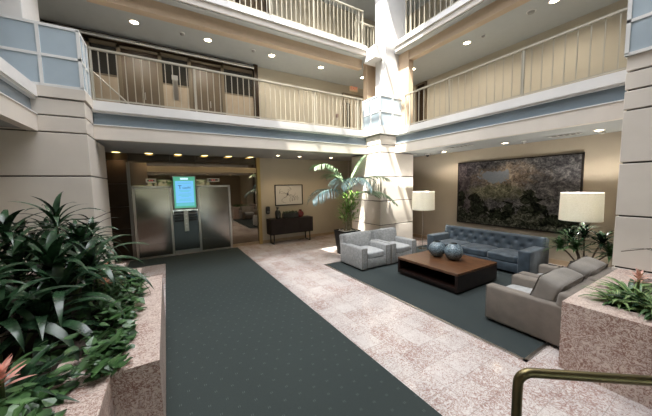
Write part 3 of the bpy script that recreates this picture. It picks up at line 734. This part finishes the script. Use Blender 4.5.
# ---------------------------------------------------------------- rug and seating
o = T('area_rug', 'dark green rug under the seating group with a pale metal edge', 'rug')
P('pile', B(3.52, 8.2, 1.38, 5.93, 0, .016), 'rug_carpet', o)
P('edge_trim', MB().box(3.485, 3.52, 1.345, 5.965, 0, .019).box(3.485, 8.2, 1.345, 1.38, 0, .019).box(3.485, 8.2, 5.93, 5.965, 0, .019), 'steel', o, label='thin metal edging strip')
def piping_loop(mb, pts, r=.006): mb.tube(pts + [pts[0]], r, 5, False)
def armchair(label, loc, rz, body, seat, pillow, w=.95, d=.98, back_h=.82, loose=False, group='matching club armchairs', seed=1):
    o = T('armchair', label, 'armchair', loc, rz, group); hw, hd = w / 2, d / 2; aw = .175
    P('base', MB().rbox(-hw + aw - .02, hw - aw + .02, -hd + .015, hd - .05, .05, .29, .02, 2), body, o, True)
    for sg in (-1, 1):
        x0, x1 = sorted((sg * hw, sg * (hw - aw)))
        arm = P('armrest', MB().rbox(x0, x1, -hd, hd - .04, .045, .57, .035, 3), body, o, True)
        pp = MB(); piping_loop(pp, [(x0 + .012, -hd + .004, .06), (x0 + .012, -hd + .004, .555), (x1 - .012, -hd + .004, .555), (x1 - .012, -hd + .004, .06)])
        P('piping', pp, 'piping', arm)
    P('seat_cushion', MB().soft((0, -.075, .355), (hw - aw - .003, .40, .085), 9, 8, (0, 0, .022), wob=.004, seed=seed), seat, o, 'all')
    tilt = Matrix.Translation((0, hd - .16, .28)) @ Matrix.Rotation(-.16, 4, 'X')
    P('backrest', MB().rbox(-hw + .01, hw - .01, -.04, .12, -.2, back_h - .30, .05, 3, tilt), body, o, True)
    if loose:
        t2 = Matrix.Translation((0, hd - .30, .60)) @ Matrix.Rotation(-.32, 4, 'X')
        c = P('back_cushion', MB().soft((0, 0, 0), (hw - .085, .13, .25), 10, 12, (0, .045, .01), t2, .010, seed), pillow, o, 'all')
        pp = MB()
        for yy in (-.127, .127): piping_loop(pp, [tuple(t2 @ Vector((x, yy, z))) for x, z in ((-hw + .11, -.235), (hw - .11, -.235), (hw - .092, -.215), (hw - .092, .215), (hw - .11, .238), (-hw + .11, .238), (-hw + .092, .215), (-hw + .092, -.215))], .007); P('piping', pp, 'piping', c)
    else:
        t2 = Matrix.Translation((0, hd - .235, .60)) @ Matrix.Rotation(-.2, 4, 'X')
        P('back_cushion', MB().soft((0, 0, 0), (hw - .05, .085, .235), 6, 8, (0, .02, 0), t2, .006, seed), pillow, o, 'all')
    for sx in (-1, 1):
        for sy in (-1, 1): P('foot', B(sx * (hw - .09) - .03, sx * (hw - .09) + .03, sy * (hd - .1) - .03, sy * (hd - .1) + .03, .016, .06), 'espresso', o)
    return o
armchair('pale grey armchair in front of the palm, left of the sunlit pair', (4.40, 5.42, 0), 0, 'chair_grey', 'chair_seat', 'chair_grey', seed=2)
armchair('pale grey armchair in front of the corner pier, right of the sunlit pair', (5.36, 5.42, 0), 0, 'chair_grey', 'chair_seat', 'chair_grey', seed=3)
armchair('taupe armchair with a thick back cushion nearest the marble planter corner', (4.53, 1.64, 0), PI, 'chair_taupe', 'chair_seat', 'chair_pillow', loose=True, back_h=.76, seed=4)
armchair('taupe armchair with a thick back cushion closest to the right pier', (5.52, 1.64, 0), PI, 'chair_taupe', 'chair_seat', 'chair_pillow', loose=True, back_h=.76, seed=5)

def sofa(loc, rz, w, d):
    o = T('tufted_sofa', 'blue tufted three-seat sofa under the landscape painting', 'sofa', loc, rz); hw, hd = w / 2, d / 2; aw = .24
    P('base', MB().rbox(-hw + aw - .02, hw - aw + .02, -hd + .03, hd - .04, .07, .27, .02, 2), 'sofa_blue', o, True)
    for sg in (-1, 1):
        x0, x1 = sorted((sg * hw, sg * (hw - aw)))
        P('armrest', MB().rbox(x0, x1, -hd, hd - .03, .05, .60, .03, 3), 'sofa_blue', o, True)
    iw = (w - 2 * aw) / 3
    for k in range(3):
        x = -hw + aw + iw * (k + .5)
        P('seat_cushion', MB().soft((x, -.10, .345), (iw / 2 - .004, hd - .14, .09), 9, 8, (0, 0, .025), wob=.006, seed=20 + k), 'sofa_blue', o, 'all')
    # tufted back: a leaning slab whose front is dimpled at the buttons
    bw = hw - .03; cols = 9; btn = []
    for r, z in enumerate((.10, .245)):
        for c in range(cols - (r % 2)): btn.append((-bw + bw * 2 * (c + .5 + .5 * (r % 2)) / cols, z))
    mb = MB(); nu, nv = 108, 20; hh = .40
    def front(x, z):
        y = -.10
        e = min(1, (bw - abs(x)) / .06, (hh - z) / .06 + .15, 1); y += .07 * (1 - math.sqrt(max(0, e)))
        for bx, bz in btn:
            q = (x - bx) ** 2 + (z - bz) ** 2
            if q < .05: y += .045 * math.exp(-q / .0016) + .012 * math.exp(-q / .006)
        return y
    Mx = Matrix.Translation((0, hd - .20, .42)) @ Matrix.Rotation(-.20, 4, 'X')
    vs = []; fs = []
    for j in range(nv + 1):
        for i in range(nu + 1):
            x = -bw + 2 * bw * i / nu; z = -.12 + (hh + .12) * j / nv; vs.append((x, front(x, z), z))
    for j in range(nv):
        for i in range(nu): a = j * (nu + 1) + i; fs.append((a, a + 1, a + nu + 2, a + nu + 1))
    n0 = len(vs); vs += [(x, .14, z) for x, z in ((-bw, -.12), (bw, -.12), (bw, hh - .03), (-bw, hh - .03))]
    fs.append((n0 + 1, n0, n0 + 3, n0 + 2))
    top = [nv * (nu + 1) + i for i in range(nu + 1)]; fs.append(tuple(top) + (n0 + 2, n0 + 3))
    fs.append(tuple(j * (nu + 1) for j in range(nv, -1, -1))[::-1][::-1] + (n0, n0 + 3)); fs.append(tuple(j * (nu + 1) + nu for j in range(nv + 1)) + (n0 + 2, n0 + 1))
    mb.add(vs, fs, Mx)
    bk = P('tufted_backrest', mb, 'sofa_blue', o, True)
    bme = MB().soft((0, 0, 0), (.014, .008, .014), 2, 3).mesh('button', 'all'); bme.materials.append(MATS['sofa_button'])
    for bx, bz in btn: link('button', bme, bk).matrix_local = Mx @ Matrix.Translation((bx, front(bx, bz) - .002, bz))
    for sx in (-1, 1):
        for sy in (-1, 1): P('foot', B(sx * (hw - .12) - .035, sx * (hw - .12) + .035, sy * (hd - .1) - .035, sy * (hd - .1) + .035, .016, .075), 'espresso', o)
sofa((7.05, 3.86, 0), -PI / 2, 2.62, 1.0)

# coffee table: open on the long front side
o = T('coffee_table', 'low dark brown wooden coffee table with an open side, on the rug', 'coffee table', (5.21, 3.62, 0)); tx, ty = .69, .74
P('top', MB().rbox(-tx, tx, -ty, ty, .37, .42, .004, 1), 'table_wood', o)
for sg in (-1, 1): P('end_panel', B(-tx, tx, *sorted((sg * ty, sg * (ty - .05))), .06, .37), 'table_dark', o)
P('back_panel', B(tx - .05, tx, -ty + .05, ty - .05, .06, .37), 'table_dark', o)
P('shelf', B(-tx, tx - .05, -ty + .05, ty - .05, .09, .14), 'table_dark', o)
P('plinth', B(-tx + .04, tx - .04, -ty + .04, ty - .04, .016, .09), 'table_dark', o)
def globe(label, loc, s):
    prof = [(.075 * s, 0)] + [(s * .2 * cos(a), s * (.185 + .2 * sin(a) * .95)) for a in [(-1.15 + 2.3 * k / 12) for k in range(13)]] + [(.062 * s, s * .385), (.058 * s, s * .36)]
    o = T('globe_vase', label, 'vase', loc, 0, 'speckled globe vases')
    P('body', MB().lathe(prof, 32), 'vase_blue', o, True); P('foot', MB().lathe([(.08 * s, -.0), (.085 * s, .012), (.07 * s, .03)], 24), 'dark_glaze', o, True)
    P('mouth', MB().lathe([(.07 * s, s * .365), (.075 * s, s * .38), (.06 * s, s * .387), (.05 * s, s * .36)], 24), 'dark_glaze', o, True)
globe('speckled blue globe vase on the coffee table, the one nearer the armchair pair', (5.28, 3.88, .42), .92)
globe('speckled blue globe vase on the coffee table, the one nearer the sofa middle', (5.33, 3.50, .42), .96)

def lamp(label, loc):
    o = T('floor_lamp', label, 'floor lamp', loc, 0, 'drum shade floor lamps')
    P('base', MB().lathe([(.15, 0), (.15, .018), (.02, .03), (.015, .05)], 28), 'lamp_metal', o, True)
    P('pole', MB().tube([(0, 0, .03), (0, 0, 1.55)], .011, 10), 'lamp_metal', o, True)
    P('shade', MB().lathe([(.345, 1.27), (.335, 1.85), (.327, 1.85), (.337, 1.27), (.345, 1.27)], 40, close=False), 'linen_shade', o, True)
    P('spider', MB().tube([(-.33, 0, 1.81), (.33, 0, 1.81)], .006, 6).tube([(0, -.33, 1.81), (0, .33, 1.81)], .006, 6), 'lamp_metal', o)
    P('bulb', MB().soft((0, 0, 1.60), (.035, .035, .05), 2, 5), 'downlight_glow', o, 'all')
    l = bpy.data.lights.new('lamp_light', 'POINT'); l.energy = 64; l.color = (1, .97, .91); l.shadow_soft_size = .06
    q = link('lamp_light', l); q.location = (loc[0], loc[1], 1.70)
lamp('floor lamp with white drum shade in the far corner left of the sofa', (7.0, 5.68, 0))
lamp('floor lamp with white drum shade beside the right pier and green plant', (7.42, 2.03, 0))

# ---------------------------------------------------------------- palm in the black pot
pc = Vector((4.66, 6.56, 0))
o = T('potted_palm', 'tall palm in a black tapered pot beside the corner pier', 'potted palm', tuple(pc))
pot = MB(); vs = []
for z, h in ((0, .22), (.74, .295), (.74, .27), (.66, .265)): vs += [(-h, -h, z), (h, -h, z), (h, h, z), (-h, h, z)]
fs = [(0, 3, 2, 1)]
for k in range(3): fs += [(4 * k + i, 4 * k + (i + 1) % 4, 4 * k + 4 + (i + 1) % 4, 4 * k + 4 + i) for i in range(4)]
fs.append((12, 13, 14, 15)); pot.add(vs, fs); P('pot', pot, 'pot_black', o)
s = MB()
for k in range(130):
    s.soft((R.uniform(-.25, .25), R.uniform(-.25, .25), .68 + R.uniform(0, .05)), (.03, .025, .02), 2, 2)
P('pebbles', s, 'pebble_white', o, 'all')
crown = Vector((.02, 0, 1.95))
stems = MB()
for k, (bx, by, tx_, ty_, tz) in enumerate(((.02, 0, .10, .0, 2.15), (.10, .06, .30, .05, 1.75), (-.06, .05, -.05, .0, 1.6), (.05, -.06, .18, -.05, 1.9))):
    stems.tube([(bx, by, .66), (bx * .8 + tx_ * .1, by, 1.1), ((bx + tx_) * .5, (by + ty_) * .5, 1.5 if tz > 1.7 else 1.3), (tx_, ty_, tz)], .038, 8, True, .018)
P('stems', stems, 'stem_tan', o, True)
def frond(p0, p1, p2, mat, nl=26, ll=.42, hang=.8, lw=.0165):
    p0, p1, p2 = Vector(p0), Vector(p1), Vector(p2); mb = MB(); pts = []
    for i in range(15):
        t = i / 14; pts.append(p0 * (1 - t) ** 2 + p1 * 2 * t * (1 - t) + p2 * t * t)
    mb.tube(pts, .010, 5, True, .003)
    for i in range(nl):
        t = .22 + .78 * i / (nl - 1)
        q = p0 * (1 - t) ** 2 + p1 * 2 * t * (1 - t) + p2 * t * t
        d = ((p1 - p0) * (1 - t) + (p2 - p1) * t).normalized(); az = math.atan2(d.y, d.x); el = math.asin(max(-1, min(1, d.z)))
        L = ll * (.45 + .75 * sin(PI * min(1, .15 + .85 * t) ** .9)) * R.uniform(.9, 1.1)
        for sg in (-1, 1):
            mb.blade(q, az + sg * R.uniform(.75, .95), L, lw, el * .6 + .15, el * .6 - hang - R.uniform(0, .25), 4, .25)
    P('frond', mb, mat, o, 'all')
frond(crown, (-0.69, -.10, 2.85), (-1.14, -.15, 2.60), 'leaf_palm', 31, 0.51, 1.3)
frond((-0.09, 0, 1.75), (-0.84, -.25, 2.20), (-1.34, -.35, 1.72), 'leaf_blue_sheen', 31, 0.57, 1.4)
frond(crown, (-0.39, -.55, 2.50), (-0.76, -.80, 2.05), 'leaf_blue_sheen', 30, 0.55, 1.3)
frond(crown, (0.11, -.6, 2.55), (0.16, -.95, 2.02), 'leaf_blue_sheen', 30, 0.51, 1.2)
frond(crown, (0.31, -.05, 2.65), (0.72, .0, 2.98), 'leaf_palm', 30, 0.49, 1.1)
frond(crown, (0.61, -.25, 2.50), (1.14, -.52, 2.25), 'leaf_palm', 29, 0.49, 1.1)
frond((0.16, .05, 1.7), (0.81, -.30, 2.15), (1.32, -.66, 1.52), 'leaf_palm', 29, 0.46, 1.2)
frond(crown, (-0.04, .5, 2.6), (-0.14, .95, 2.35), 'leaf_palm', 29, 0.49, 1.1)
frond((0.06, .0, 1.7), (0.46, -.3, 2.0), (0.81, -.45, 1.75), 'leaf_palm', 27, 0.40, 1.0)
s = MB()
for k in range(300):
    a = R.uniform(0, 6.28); r = R.uniform(.02, .36); z = R.uniform(.98, 1.85)
    s.blade((.08 + r * cos(a), r * sin(a) * .8, z), a + R.uniform(-.8, .8), R.uniform(.16, .30), .022, R.uniform(.2, 1.1), R.uniform(-1.0, .1), 4)
P('lower_leaves', s, 'leaf_fresh', o, 'all')

# ---------------------------------------------------------------- built-in marble planters
def offset(poly, d):
    n = len(poly); out = []
    for i in range(n):
        (ax, ay), (bx, by), (cx, cy) = poly[i - 1], poly[i], poly[(i + 1) % n]
        def nrm(x0, y0, x1, y1):
            L = math.hypot(x1 - x0, y1 - y0); return (-(y1 - y0) / L, (x1 - x0) / L)
        n1 = nrm(ax, ay, bx, by); n2 = nrm(bx, by, cx, cy)
        out.append((bx + d * (n1[0] + n2[0]), by + d * (n1[1] + n2[1])))
    return out
def planter(label, poly, rim, ztop=.77):
    o = T('marble_planter', label, 'planter'); inn = offset(poly, rim); n = len(poly); m = MB()
    m.prism(poly, 0, ztop, False); b = len(m.v)
    m.v += [(x, y, ztop) for x, y in poly] + [(x, y, ztop) for x, y in inn] + [(x, y, ztop - .16) for x, y in inn]
    for i in range(n):
        j = (i + 1) % n
        m.f += [(b + i, b + j, b + n + j, b + n + i), (b + n + i, b + n + j, b + 2 * n + j, b + 2 * n + i)]
    P('marble_body', m, 'planter_marble', o)
    bm = bmesh.new(); f = bm.faces.new([bm.verts.new((x, y, ztop - .06)) for x, y in inn]); bmesh.ops.triangulate(bm, faces=[f])
    me = bpy.data.meshes.new('soil'); bm.to_mesh(me); bm.free(); me.materials.append(MATS['soil']); link('soil', me, o)
PL = [(-.12, 2.37), (-.12, 4.76), (-.42, 4.76), (-.42, 5.39), (-.69, 5.39), (-.69, 5.92), (-.97, 5.92), (-.97, 6.41), (-3.2, 6.41), (-3.2, .6), (-.99, .6), (-.99, 1.2), (-.69, 1.2), (-.69, 1.78), (-.42, 1.78), (-.42, 2.37)]
planter('stepped pink marble planter full of plants along the left of the runner', PL, .36)
PR = [(3.70, -1.5), (5.78, -1.5), (5.78, 1.12), (3.70, 1.12)]
planter('pink marble planter behind the taupe armchairs at the right', PR, .27)

# dracaena clumps
def corn_plant(label, loc, heads, seed, group='strap-leaved plants in the left planter', nl=21, L=(.56, .82), w=.036, mat='leaf_dark', stem='stem_green'):
    rr = random.Random(seed); o = T('corn_plant', label, 'plant', loc, 0, group)
    st = MB()
    for hx, hy, hz in heads: st.tube([(hx * .25, hy * .25, 0), (hx * .6, hy * .6, hz * .5), (hx, hy, hz)], .016, 6, True, .012)
    P('stems', st, stem, o, True)
    for hx, hy, hz in heads:
        lf = MB(); k = nl
        for i in range(k):
            t = i / k; a = i * 2.4 + rr.uniform(-.2, .2)
            e0 = 1.4 - 1.25 * (1 - t) + rr.uniform(-.15, .15)
            lf.blade((hx, hy, hz - .16 * (1 - t)), a, rr.uniform(*L) * (1 - .35 * t), w * rr.uniform(.85, 1.15), e0, e0 - rr.uniform(1.7, 2.7) * (1 - .4 * t), 9, .2, rr.uniform(-.4, .4))
        P('leaf_rosette', lf, mat, o, 'all')
corn_plant('tall strap-leaved plant at the back of the left planter against the cream wall', (-1.15, 4.6, .71), [(-.08, .1, 1.0), (.18, -.1, .72), (-.3, -.1, .66), (.05, .3, .62)], 11, L=(.58, .84))
corn_plant('strap-leaved plant beside the left pier corner with leaves reaching over the marble rim', (-.88, 4.75, .71), [(-.05, .1, .80), (-.2, -.2, .62), (.02, -.3, .46)], 12, L=(.42, .60), w=.030)
corn_plant('big dark strap-leaved plant in the middle front of the left planter', (-1.05, 3.75, .71), [(.0, .0, .62), (.26, .12, .55), (-.28, .1, .60), (.1, -.25, .42)], 13, L=(.68, .98), w=.045)
corn_plant('strap-leaved plant at the left picture edge of the left planter', (-1.75, 4.6, .71), [(.1, .0, .88), (-.2, .15, .8), (.0, -.3, .6)], 14, L=(.6, .86), w=.04)
corn_plant('low dark strap-leaved plant behind the pink bromeliad', (-1.2, 3.05, .71), [(.0, .0, .40), (-.25, .2, .55), (.22, .15, .30)], 15, L=(.6, .86), w=.044)
corn_plant('strap-leaved plant half hidden behind the tall ones in the left planter', (-1.55, 5.5, .71), [(0, 0, .8), (.3, .1, .7), (-.3, .05, .75)], 16, L=(.45, .62))

def bromeliad(label, loc, seed, bloom, s=1.0, nl=26, mat='leaf_dark', fl=True, nb=18, bz=.25):
    rr = random.Random(seed); o = T('bromeliad', label, 'plant', loc, 0, None); lf = MB()
    for i in range(nl):
        a = i * 2.4; t = i / nl; e0 = .35 + .75 * t
        lf.blade((.02 * cos(a), .02 * sin(a), 0), a, s * rr.uniform(.36, .5), .028 * s, e0, e0 - rr.uniform(.9, 1.5), 6, .3)
    P('leaves', lf, mat, o, 'all')
    if fl:
        P('flower_stem', MB().tube([(0, 0, 0), (0, 0, bz * s)], .012 * s, 6), 'stem_green', o)
        b = MB()
        for i in range(nb):
            a = i * 2.4; t = i / nb; b.blade((0, 0, (bz - .05 + .10 * t) * s), a, s * (.15 - .05 * t), .016 * s, .3 + .9 * t, -.1 + 1.0 * t, 4, .3)
        P('flower', b, bloom, o)
bromeliad('bromeliad with pink flower at the left picture edge of the left planter', (-.96, 2.42, .71), 31, 'bloom_pink', 1.1, bz=.19)
bromeliad('bromeliad with a small orange flower among the vines beside the left pier', (-.82, 5.15, .71), 32, 'bloom_orange', .55, 12, bz=.42)
bromeliad('bromeliad with a small orange flower under the middle strap leaves', (-.72, 4.22, .71), 33, 'bloom_orange', .55, 12, bz=.42)
bromeliad('bromeliad with pale pink flower in the right planter at the picture edge', (4.40, .69, .71), 34, 'bloom_pale', 1.0, 26, 'leaf_striped', bz=.29)

# trailing vines: nobody could count their leaves
s = MB(); rr = random.Random(5)
def heart(mb, p, az, L, e):
    p = Vector(p); d = Vector((cos(az) * cos(e), sin(az) * cos(e), sin(e))); sd = Vector((-sin(az), cos(az), 0)); up = d.cross(sd) * -1
    if up.z < 0: up = -up
    pr = [(0, .0), (.05, .30), (.28, .43), (.6, .28), (1, 0)]
    b = len(mb.v)
    for t, w in pr:
        q = p + d * (L * t) + up * (-.12 * L * t * t)
        mb.v += [tuple(q - sd * w * L + up * .05 * L), tuple(q), tuple(q + sd * w * L + up * .05 * L)]
    for i in range(4): a = b + 3 * i; mb.f += [(a, a + 1, a + 4, a + 3), (a + 1, a + 2, a + 5, a + 4)]
def rim_x(y):     # inner edge of the planter rim along the runner side
    return -.48 if 2.3 < y < 4.8 else (-.78 if 1.7 < y < 5.4 else -1.05)
inn_pts = []
while len(inn_pts) < 1250:
    y = rr.uniform(1.4, 5.9); x = rim_x(y) + .14 - abs(rr.gauss(0, .26))
    if x < -1.7: continue
    z = .76 + abs(rr.gauss(0, .10)) * (1 if x < rim_x(y) else .35) + (.02 if x > rim_x(y) else 0)
    inn_pts.append((x, y, z)); heart(s, (x, y, z), rr.uniform(-3.14, 3.14), rr.choice((.05, .065, .08, .10, .125)), rr.uniform(-.9, .8))
for k in range(60):
    y = rr.uniform(2.0, 5.6); x = rim_x(y); a = rr.uniform(-1, 1)
    s.tube([(x - .2, y, .72), (x - .02, y + .05, .80), (x + .08 * cos(a), y + .1 * sin(a), .785)], .004, 4)
v = P('vine_foliage', s, 'leaf_mid'); v['kind'] = 'stuff'; tag(v, 'trailing green vine leaves covering the inner rim of the left marble planter', 'vines')

def spider(label, loc, seed, s=1.0, nl=56):
    rr = random.Random(seed); o = T('spider_plant', label, 'plant', loc, 0, 'striped plants in the right planter'); a1, a2 = MB(), MB()
    for i in range(nl):
        a = i * 2.4 + rr.uniform(-.3, .3); e0 = rr.uniform(.4, 1.25)
        (a1 if i % 3 else a2).blade((.03 * cos(a), .03 * sin(a), 0), a, s * rr.uniform(.28, .46), .023 * s, e0, e0 - rr.uniform(1.2, 2.1), 7, .25)
    P('striped_leaves', a1, 'leaf_striped', o, 'all'); P('green_leaves', a2, 'leaf_mid', o, 'all')
spider('striped spider plant nearest the armchairs in the right planter', (4.14, .78, .71), 41, .85)
spider('striped spider plant at the front rim of the right planter', (4.12, .50, .71), 42, .95)
spider('striped spider plant near the right pier in the right planter', (4.70, .80, .71), 43, .85)
spider('striped spider plant lowest at the right picture edge', (4.05, .26, .71), 44, 1.0)
o = T('broad_leaf_plant', 'broad-leaved plant at the right picture edge of the right planter', 'plant', (4.28, .52, .71)); s = MB(); rr = random.Random(8)
for i in range(16):
    e0 = rr.uniform(.3, 1.1); s.blade((0, 0, 0), i * 2.4, rr.uniform(.34, .48), .06, e0, e0 - rr.uniform(.9, 1.5), 7, .2)
P('leaves', s, 'leaf_dark', o)
o = T('arching_plant', 'thin arching stems with long leaves rising from the right planter', 'plant', (4.75, .35, .71)); s = MB()
s.tube([(0, 0, 0), (.0, .1, .4), (-.02, .32, .60), (-.02, .55, .52)], .006, 5); s.tube([(.02, 0, 0), (.05, .0, .5), (.08, .03, .95)], .008, 5); P('stems', s, 'bark_brown', o)
s = MB()
s.blade((.0, .1, .40), PI / 2 + .2, .5, .022, 1.0, -.7, 7); s.blade((.08, .03, .95), PI / 2, .34, .028, .5, -.5, 6); s.blade((.08, .03, .90), PI, .3, .028, .5, -.5, 6)
s.blade((.05, 0, .6), PI / 2 + .5, .42, .02, .8, -.5, 6); s.blade((.08, .03, .95), -.4, .3, .028, .6, -.4, 6)
P('leaves', s, 'leaf_dark', o)

# leafy plant behind the taupe armchairs
o = T('potted_dracaena', 'leafy green plant on the floor between the sofa and the right pier', 'potted plant', (7.26, 1.88, 0))
P('pot', MB().lathe([(.17, 0), (.22, .38), (.225, .40), (.20, .40), (.195, .34)], 24), 'pot_black', o, True)
st = MB(); heads = [(0, .03, 1.02), (.1, .27, .90), (-.05, -.25, .92), (-.1, .12, .76), (.05, .42, .70), (-.1, -.38, .72)]
for hx, hy, hz in heads: st.tube([(hx * .2, hy * .2, .34), (hx * .6, hy * .6, .34 + (hz - .34) * .55), (hx, hy, hz)], .014, 6)
P('stems', st, 'bark_brown', o, True)
rr = random.Random(77)
for hx, hy, hz in heads:
    lf = MB()
    for i in range(34):
        t = i / 34; e0 = .3 + 1.0 * t; lf.blade((hx, hy, hz - .1 * (1 - t)), i * 2.4, rr.uniform(.24, .42), .027, e0, e0 - rr.uniform(1.0, 1.7), 6, .22)
    P('leaf_rosette', lf, 'leaf_mid' if hz < .8 else 'leaf_dark', o, 'all')

# ---------------------------------------------------------------- brass handrail in the foreground
o = T('stair_handrail', 'dull brass tube handrail in the bottom right foreground', 'handrail')
a = Vector((1.385, .565, 1.2)); dr = Vector((.44, -.35, 0)).normalized(); pts = [a + Vector((0, 0, -.09))]
for k in range(1, 7):
    t = PI / 2 * k / 6; pts.append(a + Vector((0, 0, -.06)) + dr * (.06 * (1 - cos(t))) + Vector((0, 0, .06 * sin(t))))
pts.append(a + dr * 1.9)
P('top_rail', MB().tube(pts, .0215, 14), 'brass_dull', o, True)
P('post', MB().tube([(a.x, a.y, 0), (a.x, a.y, 1.12)], .0215, 14), 'brass_dull', o, True)
q = a + dr * 1.8; P('post', MB().tube([(q.x, q.y, 0), (q.x, q.y, 1.2)], .0215, 14), 'brass_dull', o, True)
for p in (a, q): P('floor_flange', MB().lathe([(.05, 0), (.05, .01), (.025, .02)], 18, (p.x, p.y, 0)), 'brass_dull', o, True)

# television seen only in the mirror, and the shrubs outside the entrance
o = T('wall_television', 'small wall television on the front wall, seen as a blue glow in the mirror', 'television', (6.6, -1.6, 2.1))
P('casing', B(-.42, .42, 0, .06, -.26, .26), 'black_plastic', o); P('screen', B(-.39, .39, .06, .064, -.23, .23), 'tv_blue', o)
def shrub(x, y, r, h, seed, label):
    rr = random.Random(seed); s = MB(); o = T('street_tree', label, 'tree', (x, y, -.06), 0, 'trees outside the entrance')
    for i in range(300):
        a, b, q = rr.uniform(0, 6.28), math.acos(rr.uniform(-.2, 1)), rr.uniform(.55, 1) ** .5
        heart(s, (r * q * sin(b) * cos(a), r * q * sin(b) * sin(a), h * .72 + h * .5 * q * cos(b)), rr.uniform(0, 6.28), rr.uniform(.22, .34), rr.uniform(-.6, .6))
    P('foliage', s, 'hedge_leaf', o); P('trunk', MB().tube([(0, 0, 0), (0, 0, h * .8)], .07, 7), 'bark_brown', o)
for i, x in enumerate((-2.6, -.6, 1.4, 3.4)): shrub(x, -9 - .6 * (i % 2), 1.3, 3.4 + .5 * (i % 2), 60 + i, 'leafy green tree outside the entrance windows')

# ---------------------------------------------------------------- light
w = bpy.data.worlds.new('sky'); scn.world = w; w.use_nodes = True; nt = w.node_tree; bg = nt.nodes['Background']
sky = N(nt, 'ShaderNodeTexSky'); sky.sky_type = 'NISHITA'; sky.sun_disc = False; sky.sun_elevation = math.radians(62); sky.sun_rotation = math.radians(245)
nt.links.new(sky.outputs[0], bg.inputs[0]); bg.inputs[1].default_value = .40
sd = Vector((.425, .20, -1)).normalized()
l = bpy.data.lights.new('sun', 'SUN'); l.energy = 24; l.angle = .02; l.color = (1, .95, .86)
q = link('sun', l); q.rotation_euler = sd.to_track_quat('-Z', 'Y').to_euler(); q.location = (0, 0, 14)
# daylight gathered at the skylight and at the entrance windows
l = bpy.data.lights.new('skylight_daylight', 'AREA'); l.shape = 'RECTANGLE'; l.size = 7.9; l.size_y = 5.8; l.energy = 480; l.color = (.95, .97, 1); l.spread = 2.2
q = link('skylight_daylight', l); q.location = (2.3, 4.0, 9.18)
# ---------------------------------------------------------------- camera
cam = bpy.data.cameras.new('camera'); co = link('camera', cam); scn.camera = co
cam.sensor_fit = 'HORIZONTAL'; cam.sensor_width = 36; cam.lens = 36 * 266.824 / 652; cam.clip_start = .02
yaw, pit, rol = (math.radians(x) for x in (30.877, -4.864, -1.0638))
fwd = Vector((sin(yaw) * cos(pit), cos(yaw) * cos(pit), sin(pit))); rgt = Vector((cos(yaw), -sin(yaw), 0)); up = rgt.cross(fwd)
r2 = rgt * cos(rol) + up * sin(rol); u2 = -rgt * sin(rol) + up * cos(rol)
m = Matrix((r2, u2, -fwd)).transposed().to_4x4(); m.translation = (0, 0, 2.1); co.matrix_world = m
vs_ = scn.view_settings; vs_.view_transform = 'Standard'; vs_.look = 'None'; vs_.gamma = 1; vs_.use_curve_mapping = False; vs_.exposure = .28
scn.cycles.max_bounces = 8; scn.cycles.diffuse_bounces = 5; scn.cycles.caustics_reflective = False; scn.cycles.caustics_refractive = False
scn.cycles.sample_clamp_indirect = 6
